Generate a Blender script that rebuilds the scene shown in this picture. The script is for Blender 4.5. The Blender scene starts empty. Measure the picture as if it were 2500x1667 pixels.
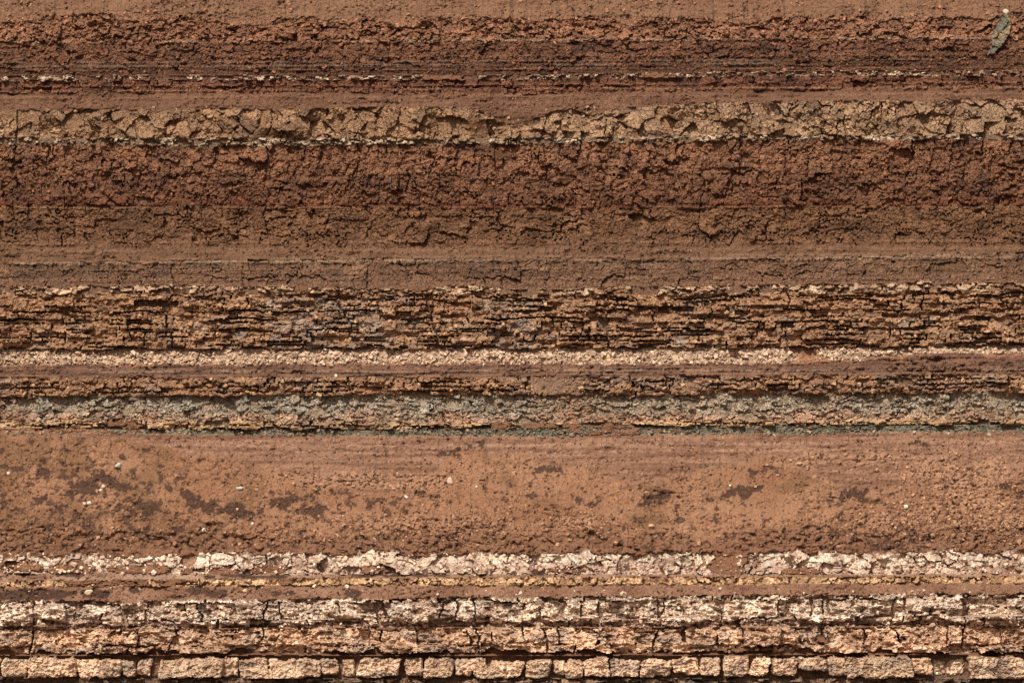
import bpy, math
import numpy as np
from mathutils import Vector

# ------------------------------------------------------------------ camera, sky, sun, exposure
D = 150.0                      # camera distance from the foot of the cliff
ZC = 8.335
scene = bpy.context.scene
cam_data = bpy.data.cameras.new('camera'); cam = bpy.data.objects.new('camera', cam_data)
scene.collection.objects.link(cam); scene.camera = cam
cam.location = (0, -D, ZC); cam.rotation_euler = (math.radians(90), 0, 0)
cam_data.sensor_width = 36; cam_data.lens = 36 * D / 25.0
cam_data.clip_start = 1; cam_data.clip_end = 3000

SUN_EL, SUN_AZ = 50.0, 24.0    # elevation, degrees to the left of the camera's back
world = bpy.data.worlds.new('World'); scene.world = world; world.use_nodes = True
wn = world.node_tree.nodes; wl = world.node_tree.links
sky = wn.new('ShaderNodeTexSky'); sky.sky_type = 'NISHITA'; sky.sun_disc = False
sky.sun_elevation = math.radians(SUN_EL); sky.sun_rotation = math.radians(180 + SUN_AZ)
sky.air_density = 1.0; sky.dust_density = 6.0; sky.ozone_density = 0.6
wl.new(sky.outputs[0], wn['Background'].inputs['Color']); wn['Background'].inputs['Strength'].default_value = 0.05

sd = bpy.data.lights.new('sun', 'SUN'); sun = bpy.data.objects.new('sun', sd); scene.collection.objects.link(sun)
sd.energy = 2.6; sd.angle = math.radians(3.0); sd.color = (1.0, 0.95, 0.87)
e, a = math.radians(SUN_EL), math.radians(SUN_AZ)
to_sun = Vector((-math.sin(a) * math.cos(e), -math.cos(a) * math.cos(e), math.sin(e)))
sun.rotation_euler = to_sun.to_track_quat('Z', 'Y').to_euler(); sun.location = (-20, -60, 60)
vs = scene.view_settings
vs.view_transform = 'Standard'; vs.look = 'None'; vs.gamma = 1.0; vs.use_curve_mapping = False
vs.exposure = 0.62

# ------------------------------------------------------------------ noise
F = np.float32
def table(seed):
    r = np.random.RandomState(seed)
    p = r.permutation(256); ang = r.rand(256) * 2 * np.pi
    return np.concatenate([p, p]), np.cos(ang).astype(F), np.sin(ang).astype(F)
_tabs = {}
def pn(x, z, seed=0):
    s = seed % 23
    if s not in _tabs: _tabs[s] = table(s + 7)
    p, gx, gz = _tabs[s]
    x = x + F(seed * 17.31); z = z + F(seed * 9.73)
    xi = np.floor(x); zi = np.floor(z)
    fx = (x - xi).astype(F); fz = (z - zi).astype(F)
    xi = xi.astype(np.int32) & 255; zi = zi.astype(np.int32) & 255
    xj = (xi + 1) & 255; zj = (zi + 1) & 255
    u = fx * fx * fx * (fx * (fx * 6 - 15) + 10); v = fz * fz * fz * (fz * (fz * 6 - 15) + 10)
    pa = p[xi]; pb = p[xj]
    a = p[pa + zi]; n00 = gx[a] * fx + gz[a] * fz
    a = p[pb + zi]; n10 = gx[a] * (fx - 1) + gz[a] * fz
    a = p[pa + zj]; n01 = gx[a] * fx + gz[a] * (fz - 1)
    a = p[pb + zj]; n11 = gx[a] * (fx - 1) + gz[a] * (fz - 1)
    l = n00 + u * (n10 - n00); h = n01 + u * (n11 - n01)
    return (l + v * (h - l)) * F(1.5)
def fbm(x, z, o=4, seed=0, gain=0.5):
    r = pn(x, z, seed); a = 1.0; t = 1.0
    for i in range(1, o):
        a *= gain; t += a
        x = x * F(2.03); z = z * F(2.03)
        r = r + F(a) * pn(x, z, seed + i * 3 + 1)
    return r / F(t) * F(1.35)
def ridge(x, z, o=3, seed=0):
    r = 0; a = 1.0; t = 0
    for i in range(o):
        r = r + a * (1 - 2 * np.abs(pn(x, z, seed + i * 5))); t += a
        x = x * F(2.1); z = z * F(2.1); a *= 0.5
    return r / t
def terr(x, z, seed, steps=4.0, o=4, lean=.35, gain=.55):
    """broken, stepped relief: flat breaks parted by small scarps"""
    n = fbm(x, z, o, seed, gain) * F(steps); f = np.floor(n); r = n - f
    t = np.clip((r - .72) / .28, 0, 1)
    return ((f + t * t * (3 - 2 * t)) * F(1 - lean) + n * F(lean)) / F(steps)
def sst(a, b, v):
    t = np.clip((v - a) / (b - a), 0, 1); return t * t * (3 - 2 * t)
def hash1(i, k):
    v = np.sin(i.astype(np.float64) * 12.9898 + k * 78.233) * 43758.5453
    return (v - np.floor(v)).astype(F)
def voronoi(x, z, sx, sz, seed=0, jit=0.9):
    """cell id (dense), edge distance in metres, offset from the cell's site"""
    X = x / F(sx); Z = z / F(sz)
    xi = np.floor(X).astype(np.int32); zi = np.floor(Z).astype(np.int32)
    d1 = np.full(x.shape, 1e9, F); d2 = d1.copy()
    ax = np.zeros(x.shape, F); az = ax.copy(); bx = ax.copy(); bz = ax.copy()
    cid = np.zeros(x.shape, np.int64)
    for dj in (-1, 0, 1):
        for di in (-1, 0, 1):
            ci = xi + di; cj = zi + dj
            key = (ci.astype(np.int64) + 5000) * 7919 + (cj + 5000) * 104729 % 99991 + seed * 131
            key = key % 1000003
            jx = hash1(key, seed + 1); jz = hash1(key, seed + 2)
            px = (ci + 0.5 + (jx - 0.5) * jit) * F(sx) - x; pz = (cj + 0.5 + (jz - 0.5) * jit) * F(sz) - z
            px = px.astype(F); pz = pz.astype(F)
            d = (px / F(sx)) ** 2 + (pz / F(sz)) ** 2
            m1 = d < d1; m2 = (~m1) & (d < d2)
            bx = np.where(m1, ax, np.where(m2, px, bx)); bz = np.where(m1, az, np.where(m2, pz, bz))
            d2 = np.where(m1, d1, np.where(m2, d, d2))
            ax = np.where(m1, px, ax); az = np.where(m1, pz, az); d1 = np.where(m1, d, d1)
            cid = np.where(m1, (ci.astype(np.int64) + 5000) * 20000 + cj + 5000, cid)
    # distance to the bisector in scaled space, back to metres
    ex = (bx - ax) / F(sx); ez = (bz - az) / F(sz)
    ln = np.sqrt(ex * ex + ez * ez) + F(1e-6)
    e = (d2 - d1) / (2 * ln) * F(min(sx, sz))
    return cid, e, -ax, -az
def facets(x, z, sx, sz, seed, tilt=0.5, off=0.05, warp=0.3):
    wx = x + F(sx * warp) * fbm(x / F(sx), z / F(sz), 2, seed + 4)
    wz = z + F(sz * warp) * fbm(x / F(sx), z / F(sz), 2, seed + 5)
    c, e, dx, dz = voronoi(wx, wz, sx, sz, seed)
    c = c % 1000003
    return ((hash1(c, 11) - 0.5) * 2 * off + (hash1(c, 12) - 0.5) * 2 * tilt * dx
            + (hash1(c, 13) - 0.5) * 2 * tilt * dz), c, e

# ------------------------------------------------------------------ colours
SAT = .87
TINT = np.array([.98, 1.0, .94])
def lin(r, g, b):
    c = np.array([r, g, b], np.float64) / 255
    c = np.where(c <= 0.04045, c / 12.92, ((c + 0.055) / 1.055) ** 2.4)
    l = c @ np.array([.3, .55, .15]); return ((l + (c - l) * SAT) * TINT).astype(F)
def mix(a, b, t):
    return a + (b - a) * t[..., None]

# ------------------------------------------------------------------ strata: photograph rows to heights, depths
# depth of the face (metres behind the foot of the cliff) against photograph row
ROWS = np.array([-120, 0, 45, 105, 184, 198, 226, 264, 340, 352, 505, 605, 640, 697, 720, 770, 852, 892, 920, 966, 1028, 1046, 1062, 1100, 1270, 1348, 1398, 1410, 1428, 1462, 1530, 1596, 1606, 1656, 1760], float)
DEP = np.array([8.3, 7.2, 6.85, 6.5, 6.2, 6.15, 6.1, 5.75, 5.5, 5.45, 5.1, 4.85, 4.65, 4.3, 4.25, 4.15, 4.0, 3.8, 3.6, 3.5, 3.4, 3.35, 3.3, 3.05, 1.6, 1.05, 0.8, 0.72, 0.68, 0.38, 0.24, 0.1, 0.05, 0.0, -0.2])
def depth_at(py): return np.interp(py, ROWS, DEP)
def zpx(py):
    py = np.asarray(py, float)
    return ZC + (833.5 - py) / 100 * (1 + depth_at(py) / D)
def xpx(px, py): return (np.asarray(px, float) - 1250) / 100 * (1 + depth_at(py) / D)

STEP = 0.0225
XS = np.arange(-14.4, 14.4 + STEP, STEP).astype(F)
ZS = np.arange(-1.0, zpx(-110), STEP).astype(F)
NX, NZ = len(XS), len(ZS)
GX, GZ = np.meshgrid(XS, ZS)

def curve(pts, seed, rag=0.02, wob=0.03):
    pts = sorted(pts); px = [p[0] for p in pts]; py = np.array([p[1] for p in pts], float)
    X = xpx(px, py); Z = zpx(py)
    c = np.interp(XS, X, Z)
    k = np.ones(9) / 9
    c = np.convolve(np.pad(c, 4, mode='edge'), k, 'valid')
    zz = np.full(NX, seed * 3.7, F)
    return (c + wob * fbm(XS * F(0.8), zz, 3, seed) + rag * fbm(XS * F(5), zz, 4, seed + 9)).astype(F)

# name, top boundary, (depth at foot, depth at head), raggedness
LAY = [
 ('base',   [(0,1651),(300,1657),(900,1655),(1400,1655),(2500,1656)], .014, .01),
 ('blocks', [(0,1600),(1000,1601),(2500,1599)], .012, .02),
 ('gap',    [(0,1595),(1200,1593),(1500,1592),(2500,1593)], .03, .02),
 ('lower',  [(0,1536),(600,1532),(1250,1530),(2500,1526)], .02, .02),
 ('upper',  [(0,1466),(170,1464),(300,1471),(420,1463),(1250,1457),(1800,1452),(2500,1447)], .045, .025),
 ('ledge',  [(0,1432),(1250,1427),(2500,1422)], .04, .025),
 ('course', [(0,1416),(600,1413),(1250,1408),(2500,1405)], .03, .02),
 ('sill',   [(0,1398),(1250,1402),(2500,1400)], .05, .03),
 ('white',  [(0,1355),(625,1350),(1000,1346),(1250,1348),(2500,1342)], .08, .06),
 ('slope',  [(0,1050),(200,1054),(400,1060),(1250,1066),(2500,1053)], .05, .04),
 ('teal',   [(0,1047),(400,1048),(800,1050),(1250,1044),(2500,1036)], .015, .015),
 ('nodule', [(0,1028),(600,1024),(1250,1033),(1900,1026),(2500,1020)], .05, .05),
 ('grey',   [(0,968),(600,966),(1250,963),(1600,966),(2000,960),(2500,956)], .05, .05),
 ('brown_slab', [(0,926),(600,922),(1250,920),(1600,918),(2500,914)], .05, .03),
 ('lamina', [(0,893),(1250,890),(1800,888),(2050,884),(2200,872),(2330,862),(2500,872)], .07, .06),
 ('cream',  [(0,853),(1250,851),(2000,848),(2500,843)], .025, .02),
 ('slab',   [(0,772),(600,770),(1250,768),(2500,762)], .03, .06),
 ('ochre',  [(0,719),(600,716),(1250,722),(2500,712)], .04, .07),
 ('cap',    [(0,699),(300,696),(600,697),(1000,706),(1100,696),(1350,706),(1700,697),(2250,688),(2500,690)], .05, .07),
 ('drab',   [(0,645),(500,635),(1000,633),(1600,640),(2200,620),(2500,617)], .05, .05),
 ('wash',   [(0,600),(900,606),(1500,600),(2500,603)], .09, .08),
 ('clay',   [(0,500),(400,498),(800,502),(1100,508),(1250,506),(1600,513),(1900,503),(2500,500)], .06, .05),
 ('red',    [(0,354),(600,357),(1250,352),(1900,343),(2500,341)], .05, .03),
 ('chalk',  [(0,338),(600,338),(1250,340),(1700,332),(2500,328)], .04, .03),
 ('tan',    [(0,270),(300,270),(800,264),(1150,262),(1200,285),(1260,312),(1310,306),(1345,272),(1400,268),(1440,284),(1500,267),(1700,254),(2000,248),(2500,246)], .05, .03),
 ('bank',   [(0,229),(1250,230),(1900,220),(2500,216)], .05, .04),
 ('rust',   [(0,200),(625,197),(1250,196),(1900,186),(2500,186)], .03, .02),
 ('thread', [(0,185),(625,185),(1250,185),(1900,174),(2500,173)], .03, .025),
 ('dark',   [(0,106),(600,105),(1250,101),(1900,95),(2500,92)], .04, .03),
 ('crumble',[(0,45),(300,30),(600,48),(1250,40),(1900,44),(2500,38)], .10, .10),
 ('crown',  [(0,-400)], 0, 0),
]
NAMES = [l[0] for l in LAY]
BOUND = [np.full(NX, -1.05, F)]
for i, l in enumerate(LAY):
    c = curve(l[1], i + 3, l[2], l[3]) if l[0] != 'crown' else np.full(NX, 30, F)
    BOUND.append(np.maximum(c, BOUND[-1] + 0.03))
DEPTH = {  # (foot, head)
 'base': (-0.02, 0.12), 'blocks': (0.0, 0.04), 'gap': (0.12, 0.30), 'lower': (0.10, 0.26), 'upper': (0.24, 0.40),
 'ledge': (0.42, 0.72), 'course': (0.68, 0.72), 'sill': (0.74, 0.92), 'white': (0.90, 1.10), 'slope': (1.06, 3.30),
 'teal': (3.34, 3.38), 'nodule': (3.38, 3.44), 'grey': (3.46, 3.62), 'brown_slab': (3.50, 3.60), 'lamina': (3.62, 3.90),
 'cream': (3.92, 4.16), 'slab': (4.02, 4.14), 'ochre': (4.12, 4.24), 'cap': (4.20, 4.28), 'drab': (4.34, 4.62), 'wash': (4.64, 4.92),
 'clay': (4.92, 5.14), 'red': (5.14, 5.44), 'chalk': (5.40, 5.44), 'tan': (5.44, 5.64), 'bank': (5.68, 6.02), 'rust': (6.02, 6.10),
 'thread': (6.06, 6.10), 'dark': (6.14, 6.46), 'crumble': (6.46, 6.84), 'crown': (6.86, 8.3)}

SOIL = lin(158, 108, 78)
YB = np.zeros((NZ, NX), F); YS = np.full((NZ, NX), 99, F)
CB = np.zeros((NZ, NX, 3), F); CS = np.zeros((NZ, NX, 3), F)
ID = np.full((NZ, NX), -1, np.int64); LAYER = np.zeros((NZ, NX), np.int16)
for i in range(len(LAY)):
    LAYER[GZ >= BOUND[i][None, :]] = i

class Ctx: pass
def cells_stats(c, x, z):
    u, inv = np.unique(c, return_inverse=True); inv = inv.reshape(c.shape)
    n = np.bincount(inv.ravel())
    cx = np.bincount(inv.ravel(), x.ravel()) / n; cz = np.bincount(inv.ravel(), z.ravel()) / n
    return inv, len(u), cx.astype(F), cz.astype(F)
def bricks(c, edges, wmean, wmin, seed, warp=0.04, wob=0.05, shear=0.1, phase=0):
    """courses of blocks: cell id and edge distance"""
    x, z, t = c.x, c.z, c.t
    tw = t + F(wob) * fbm(x * F(0.9), z * F(2), 3, seed) + F(wob * 0.35) * fbm(x * F(7), z * F(7), 2, seed + 1)
    ed = np.array([-9] + list(edges) + [9], F)
    k = np.clip(np.searchsorted(ed, tw.ravel()) - 1, 0, len(ed) - 2).reshape(t.shape)
    dz = np.minimum(np.abs(tw - ed[k]), np.abs(ed[k + 1] - tw)) * c.H
    xw = x + F(warp) * fbm(x * F(2.2), z * F(2.2), 4, seed + 2) + F(shear) * (z - c.zlo) * pn(x * F(0.6), z * 0 + F(seed), seed + 3)
    idx = np.zeros(t.shape, np.int64); dx = np.zeros(t.shape, F)
    r = np.random.RandomState(seed)
    for j in range(len(ed) - 1):
        w = np.maximum(wmin, wmean * np.exp(r.randn(400) * 0.55))
        J = (np.cumsum(w) - 15.2 - r.rand() * wmean).astype(F)
        m = k == j
        q = np.searchsorted(J, xw[m]); q = np.clip(q, 1, len(J) - 1)
        idx[m] = q + j * 1000; dx[m] = np.minimum(xw[m] - J[q - 1], J[q] - xw[m])
    return idx, np.minimum(dx, dz), dx, dz
def stone_shape(c, cid, e, off=0.05, tilt=0.15, rnd=0.03, rdepth=0.05, seed=0):
    inv, n, cx, cz = cells_stats(cid, c.x, c.z)
    r = np.random.RandomState(seed + 50)
    o = (r.randn(n) * off).astype(F); tx = (r.randn(n) * tilt).astype(F); tz = (r.randn(n) * tilt * 0.8).astype(F)
    c.inv = inv; c.n = n; c.rand = r.rand(n, 4).astype(F)
    h = o[inv] + tx[inv] * (c.x - cx[inv]) + tz[inv] * (c.z - cz[inv])
    q = 1 - np.clip(e / rnd, 0, 1)
    return h - rdepth * q * q
def pick_mix(c, c1, c2, c3, seed, amt=0.5, freq=2.5):
    r = c.rand[c.inv]
    w = np.clip(r[..., 0] * amt + (1 - amt) * 0.5 + 0.55 * fbm(c.x * F(freq), c.z * F(freq * 1.6), 3, seed), 0, 1)
    w2 = sst(0.1, 0.5, fbm(c.x * F(freq * .6), c.z * F(freq * 1.5), 3, seed + 8) + (r[..., 1] - .5) * 0.5)
    col = mix(mix(c1 * np.ones(c.x.shape + (3,), F), c2, w), c3, w2)
    return col * (0.82 + 0.36 * r[..., 2])[..., None]
def drop(c, frac):
    """some cells are fallen out"""
    return c.rand[c.inv][..., 3] < frac

# ---- styles: each fills c.hb, c.cb and, for stone beds, c.hs, c.cs, c.mask, c.cid
def soil_rough(x, z, seed, big=0.06, mid=0.02, fine=0.008, scarp=0.02):
    h = F(big) * fbm(x * F(.6), z * F(.9), 3, seed) + F(mid) * terr(x * F(1.9), z * F(2.8), seed + 1, 5)
    p = np.clip(.55 + 1.5 * fbm(x * F(.6), z * F(1.1), 2, seed + 4), .1, 1.1)
    h = h + F(fine * 1.5) * fbm(x * F(10), z * F(14), 3, seed + 2, .75) * (.6 + .7 * p)
    n = fbm(x * F(1.5), z * F(2.8), 4, seed + 3)
    h = h + F(scarp) * (sst(.06, .10, n) + sst(-.22, -.18, n)) * p + F(scarp * 1.5) * terr(x * F(4.2), z * F(7), seed + 6, 5) * (.35 + p)
    h = h - F(fine * 3.2) * sst(.22, .36, fbm(x * F(7), z * F(11), 3, seed + 8, .7)) * p
    return h
def bed_lines(z, x, freq, seed):
    return fbm(x * F(.35), z * F(freq), 3, seed)

def s_slope(c):
    x, z, t = c.x, c.z, c.t
    px = x * 100 / (1 + c.y0 / D) + 1250; py = c.py
    h = soil_rough(x, z, 31, .10, .035, .012, .02)
    # soil fans climb over a laminated, chippy brown face
    FX = [0, 330, 430, 650, 800, 1000, 1080, 1150, 1250, 1350, 1500, 1620, 1700, 1850, 1980, 2050, 2150, 2250, 2330, 2400, 2450, 2500]
    FY = [1050, 1068, 1105, 1135, 1182, 1196, 1125, 1088, 1108, 1140, 1150, 1176, 1150, 1108, 1150, 1186, 1196, 1182, 1212, 1205, 1168, 1150]
    ft = np.interp(px, FX, FY) + 26 * fbm(x * F(.9), z * F(1.5), 4, 32)
    lam = sst(12, -6, py - ft)
    lr, lc, le = facets(x, z, .16, .07, 33, .5, .02)
    h = h * (1 - .5 * lam) + lam * (.05 * terr(x * F(.9), z * F(8), 34, 5) + .6 * lr * np.clip(.5 + 1.5 * fbm(x, z * F(2), 2, 30), 0, 1) - .03)
    # a rough undercut strip at the foot
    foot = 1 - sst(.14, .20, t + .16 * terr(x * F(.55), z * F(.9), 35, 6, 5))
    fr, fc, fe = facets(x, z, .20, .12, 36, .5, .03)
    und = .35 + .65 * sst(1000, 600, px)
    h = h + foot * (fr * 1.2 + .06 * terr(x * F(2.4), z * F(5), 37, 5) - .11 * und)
    chip = np.zeros(x.shape, F)
    for (gx, gy, sx, sy, w) in ((930, 1172, 240, 22, .9), (700, 1160, 90, 12, .5), (1760, 1140, 140, 18, .55), (2050, 1120, 260, 26, .7), (2330, 1150, 170, 40, .9), (2360, 1215, 120, 46, 1.2), (1050, 1278, 230, 28, .9), (1420, 1275, 70, 18, .9), (2150, 1262, 180, 22, .8), (2440, 1275, 90, 40, 1.0), (1620, 1285, 90, 12, .6)):
        chip = np.maximum(chip, w * np.exp(-(((px - gx) / sx) ** 2 + ((py - gy) / sy) ** 2)))
    chip = np.clip(chip + .45 * fbm(x * F(1.3), z * F(2.6), 4, 38) - .12, 0, 1)
    chip = sst(.25, .6, chip)
    cr, cc, ce = facets(x, z, .11, .065, 39, .7, .018)
    h = h + chip * cr * 1.3
    c.hb = h
    col = mix(lin(158, 107, 76) * np.ones(x.shape + (3,), F), lin(178, 127, 95), np.clip(.5 + .8 * fbm(x * F(.5), z * F(.8), 4, 40), 0, 1))
    col = mix(col, lin(138, 96, 66), .8 * sst(.05, .5, fbm(x * F(.8), z * F(1.2), 4, 41) + .55 * (1 - sst(150, 700, px)) - .1))
    # thin pinkish laminae
    lm = np.clip(.5 + 1.4 * bed_lines(z, x, 8, 42), 0, 1)
    col = mix(col, mix(lin(132, 90, 70) * np.ones(x.shape + (3,), F), lin(166, 120, 95), lm), lam * .85)
    for row, w, s in ((1074, 3, .35), (1086, 4, .7), (1094, 2, .4), (1103, 3, .65), (1120, 3, .35), (1138, 2, .25)):
        rr = row + 6 * fbm(x * F(.3), x * 0, 2, 43) - (px - 1250) * .006
        col = mix(col, lin(196, 152, 128), s * lam * np.exp(-((py - rr) / w) ** 2) * sst(-.15, .3, fbm(x * F(4), z * F(12), 4, 44, .8)))
    col = mix(col, lin(196, 144, 112), chip * np.clip(.35 + .9 * hash1(cc, 3), 0, 1) * .8)
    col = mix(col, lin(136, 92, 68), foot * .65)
    # damp dark patches with crisp outlines, the paler crust stands a little proud of them
    d = np.zeros(x.shape, F)
    for (gx, gy, sx, sy, w, tl) in ((200, 1192, 110, 20, 1.0, -.25), (290, 1185, 70, 18, .8, .5), (115, 1150, 70, 14, .6, 0), (370, 1245, 45, 26, .9, 0), (440, 1205, 90, 16, .85, .25), (560, 1245, 110, 20, 1.0, .2), (480, 1225, 60, 20, .8, 0), (690, 1225, 80, 20, .85, -.2), (760, 1250, 60, 16, .8, 0), (170, 1245, 60, 22, .7, 0), (20, 1240, 50, 16, .5, 0), (1340, 1150, 40, 14, .7, 0), (1300, 1205, 60, 20, .55, 0), (1420, 1225, 50, 16, .6, 0), (1615, 1212, 50, 20, .9, -.2), (1780, 1205, 50, 14, .9, -.3), (1830, 1200, 40, 20, .8, -.5), (1770, 1210, 30, 12, .7, 0), (1860, 1150, 60, 16, .7, 0), (1930, 1120, 60, 10, .5, 0), (2060, 1206, 60, 18, 1.0, -.1), (2140, 1225, 60, 10, .6, .2), (2150, 1335, 40, 14, .7, 0), (2480, 1180, 60, 16, 1.0, -.3), (2470, 1205, 40, 12, .7, 0), (1130, 1100, 90, 18, .55, -.2), (800, 1205, 60, 24, .5, 0), (350, 1290, 260, 12, .5, 0), (1060, 1215, 70, 24, .5, 0), (2270, 1085, 60, 8, .6, .1)):
        yy = py - gy - tl * (px - gx)
        d = np.maximum(d, w * np.exp(-((px - gx) / sx) ** 2 - (yy / sy) ** 2))
    n = fbm(x * F(2.6), z * F(3.2), 5, 45, .66)
    dm = sst(.40, .44, d * .72 + .78 * n) * sst(.05, .25, d) * (1 - .7 * chip)
    small = sst(.36, .41, fbm(x * F(4.2), z * F(4.8), 4, 46, .6) + .30 * fbm(x * F(.3), z * F(.6), 2, 47) - .10 * lam + .14 * sst(900, 200, px) * sst(1110, 1160, py) * sst(1300, 1260, py)) * (1 - lam) * (1 - chip)
    dm = np.maximum(dm, small * .9)
    col = mix(col, lin(86, 59, 48), dm * .94)
    c.hb = c.hb - .018 * dm
    c.cb = col
def s_soil(seed, cols, big=.05, mid=.02, fine=.01, scarp=.015, lam=0.0, lf=8, patch=None):
    def f(c):
        x, z, t = c.x, c.z, c.t
        c.hb = soil_rough(x, z, seed, big, mid, fine, scarp)
        if lam: c.hb = c.hb + F(lam) * bed_lines(z, x, lf, seed + 9) + F(lam * .4) * fbm(x * F(1.5), z * F(lf * 3), 3, seed + 10)
        col = mix(cols[0] * np.ones(x.shape + (3,), F), cols[1], np.clip(.5 + fbm(x * F(.9), z * F(2.5), 4, seed + 11), 0, 1))
        if lam: col = mix(col, cols[-1], .7 * sst(0, .35, bed_lines(z, x, lf * 1.5, seed + 12)))
        if patch is not None:
            px = x * 100 / (1 + c.y0 / D) + 1250; d = np.zeros(x.shape, F)
            for (gx, gy, sx, sy, w) in patch:
                d = np.maximum(d, w * np.exp(-((px - gx) / sx) ** 2 - ((c.py - gy) / sy) ** 2))
            m = sst(.45, .52, d + .35 * fbm(x * F(3), z * F(3), 4, seed + 13, .6))
            col = mix(col, lin(88, 61, 50), m * .95); c.hb = c.hb - .015 * m
        c.cb = col
    return f
def matrix(c, seed, col, rec=0.14, rough=.03):
    c.hb = -rec + F(rough) * fbm(c.x * F(3), c.z * F(4), 4, seed) + .01 * fbm(c.x * F(12), c.z * F(12), 2, seed + 1)
    c.cb = (col * (1 + .25 * fbm(c.x * F(2), c.z * F(3), 3, seed + 2))[..., None]).astype(F)
def cover_soil(c, cov, col=SOIL, h=0.0, seed=0):
    """soil washed over the bed hides the stones"""
    m = cov > .5
    c.mask = c.mask & ~m
    k = sst(.38, .58, cov)
    c.hb = c.hb * (1 - k) + k * (h + soil_rough(c.x, c.z, seed + 3, .03, .02, .008, .012))
    c.cb = mix(c.cb, col * (1 + .2 * fbm(c.x * F(1.5), c.z * F(2), 3, seed))[..., None], k)

def s_marl(seed, sx, sz, c1, c2, c3, off=.03, tilt=.12, crack=.03, rec=.12, vgrad=None, edges=None, ter=.07, ter2=.03, fac=.0, dropf=.01, warp=.35, open_=-.12, soil_foot=None, fr=(1.6, 2.2), vert=0.0, cover=None):
    """fractured marl: blocks parted by fine cracks that open and close, surface broken in small steps"""
    def f(c):
        x, z = c.x, c.z
        if edges is not None:
            cid, e, dx, dz = bricks(c, edges, sx, sx * .35, seed, .12, .22, .35)
        else:
            wx = x + F(sx * warp) * fbm(x / F(sx), z / F(sz), 3, seed); wz = z + F(sz * warp) * fbm(x / F(sx), z / F(sz), 3, seed + 1)
            wx = wx + F(.05) * fbm(x * F(6), z * F(6), 3, seed + 2)
            cid, e, _, _ = voronoi(wx, wz, sx, sz, seed); dx = dz = e
        op = np.clip(open_ + 1.7 * fbm(x * F(1.1), z * F(1.4), 3, seed + 9), 0, 1.6)
        h = stone_shape(c, cid, e, off, tilt, .05, 0, seed)
        h = h - .03 * np.clip(op * 2, 0, 1) * (1 - np.clip(e / .05, 0, 1)) ** 2
        pa = np.clip(.55 + 1.3 * fbm(x * F(.7), z * F(1.1), 3, seed + 7), .12, 1.1)
        h = h + F(ter) * terr(x * F(fr[0]), z * F(fr[1]), seed + 5, 5) * pa + F(ter2) * terr(x * F(fr[0] * 3.1), z * F(fr[1] * 3.3), seed + 6, 4) * (.35 + pa * .8)
        ca = cid % 1000003
        if fac:
            a, ca, ea = facets(x, z, .23, .19, seed + 5, .45, .03, .18); h = h + F(fac) * a * (.5 + pa)
            h = h - .03 * (1 - sst(0, .014, ea)) * sst(-.1, .2, fbm(x * F(1.7), z * F(1.9), 2, seed + 3))
            b, cb, eb = facets(x, z, .11, .085, seed + 6, .6, .018, .2); h = h + F(fac) * b * (1.4 - pa)
        if vert:
            h = h - F(vert) * sst(.42, .56, ridge(x * F(1.8), z * F(.35), 2, seed + 15)) * sst(-.1, .2, fbm(x * F(.9), z * F(1.5), 2, seed + 16))
        h = h + .02 * fbm(x * F(8), z * F(11), 3, seed + 8, .75) + F(ter2 * .7) * terr(x * F(9), z * F(11), seed + 17, 3, 3) * np.clip(1.3 - pa, .4, 1.2)
        h = h - .014 * sst(.28, .38, fbm(x * F(4.5), z * F(6.5), 3, seed + 18)) * pa
        c.hs = h
        c.mask = (e > crack * op * .5) & ~drop(c, dropf)
        c.cid = cid
        col = pick_mix(c, c1, c2, c3, seed + 10, .35, 1.3)
        col = col * (.9 + .2 * hash1(ca, 5))[..., None] * (1 + .16 * fbm(x * F(6), z * F(8), 3, seed + 13))[..., None]
        if vgrad is not None: col = vgrad(c, col)
        if soil_foot is not None:
            k = sst(.42, .02, c.t + .22 * fbm(x * F(.8), z * F(1.5), 4, seed + 14)); col = mix(col, soil_foot * np.ones(3, F), k * .8); c.hs = c.hs * (1 - .5 * k)
        c.cs = col
        matrix(c, seed + 20, c1 * F(.9), rec)
        if cover is not None: cover(c)
    return f
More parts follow.
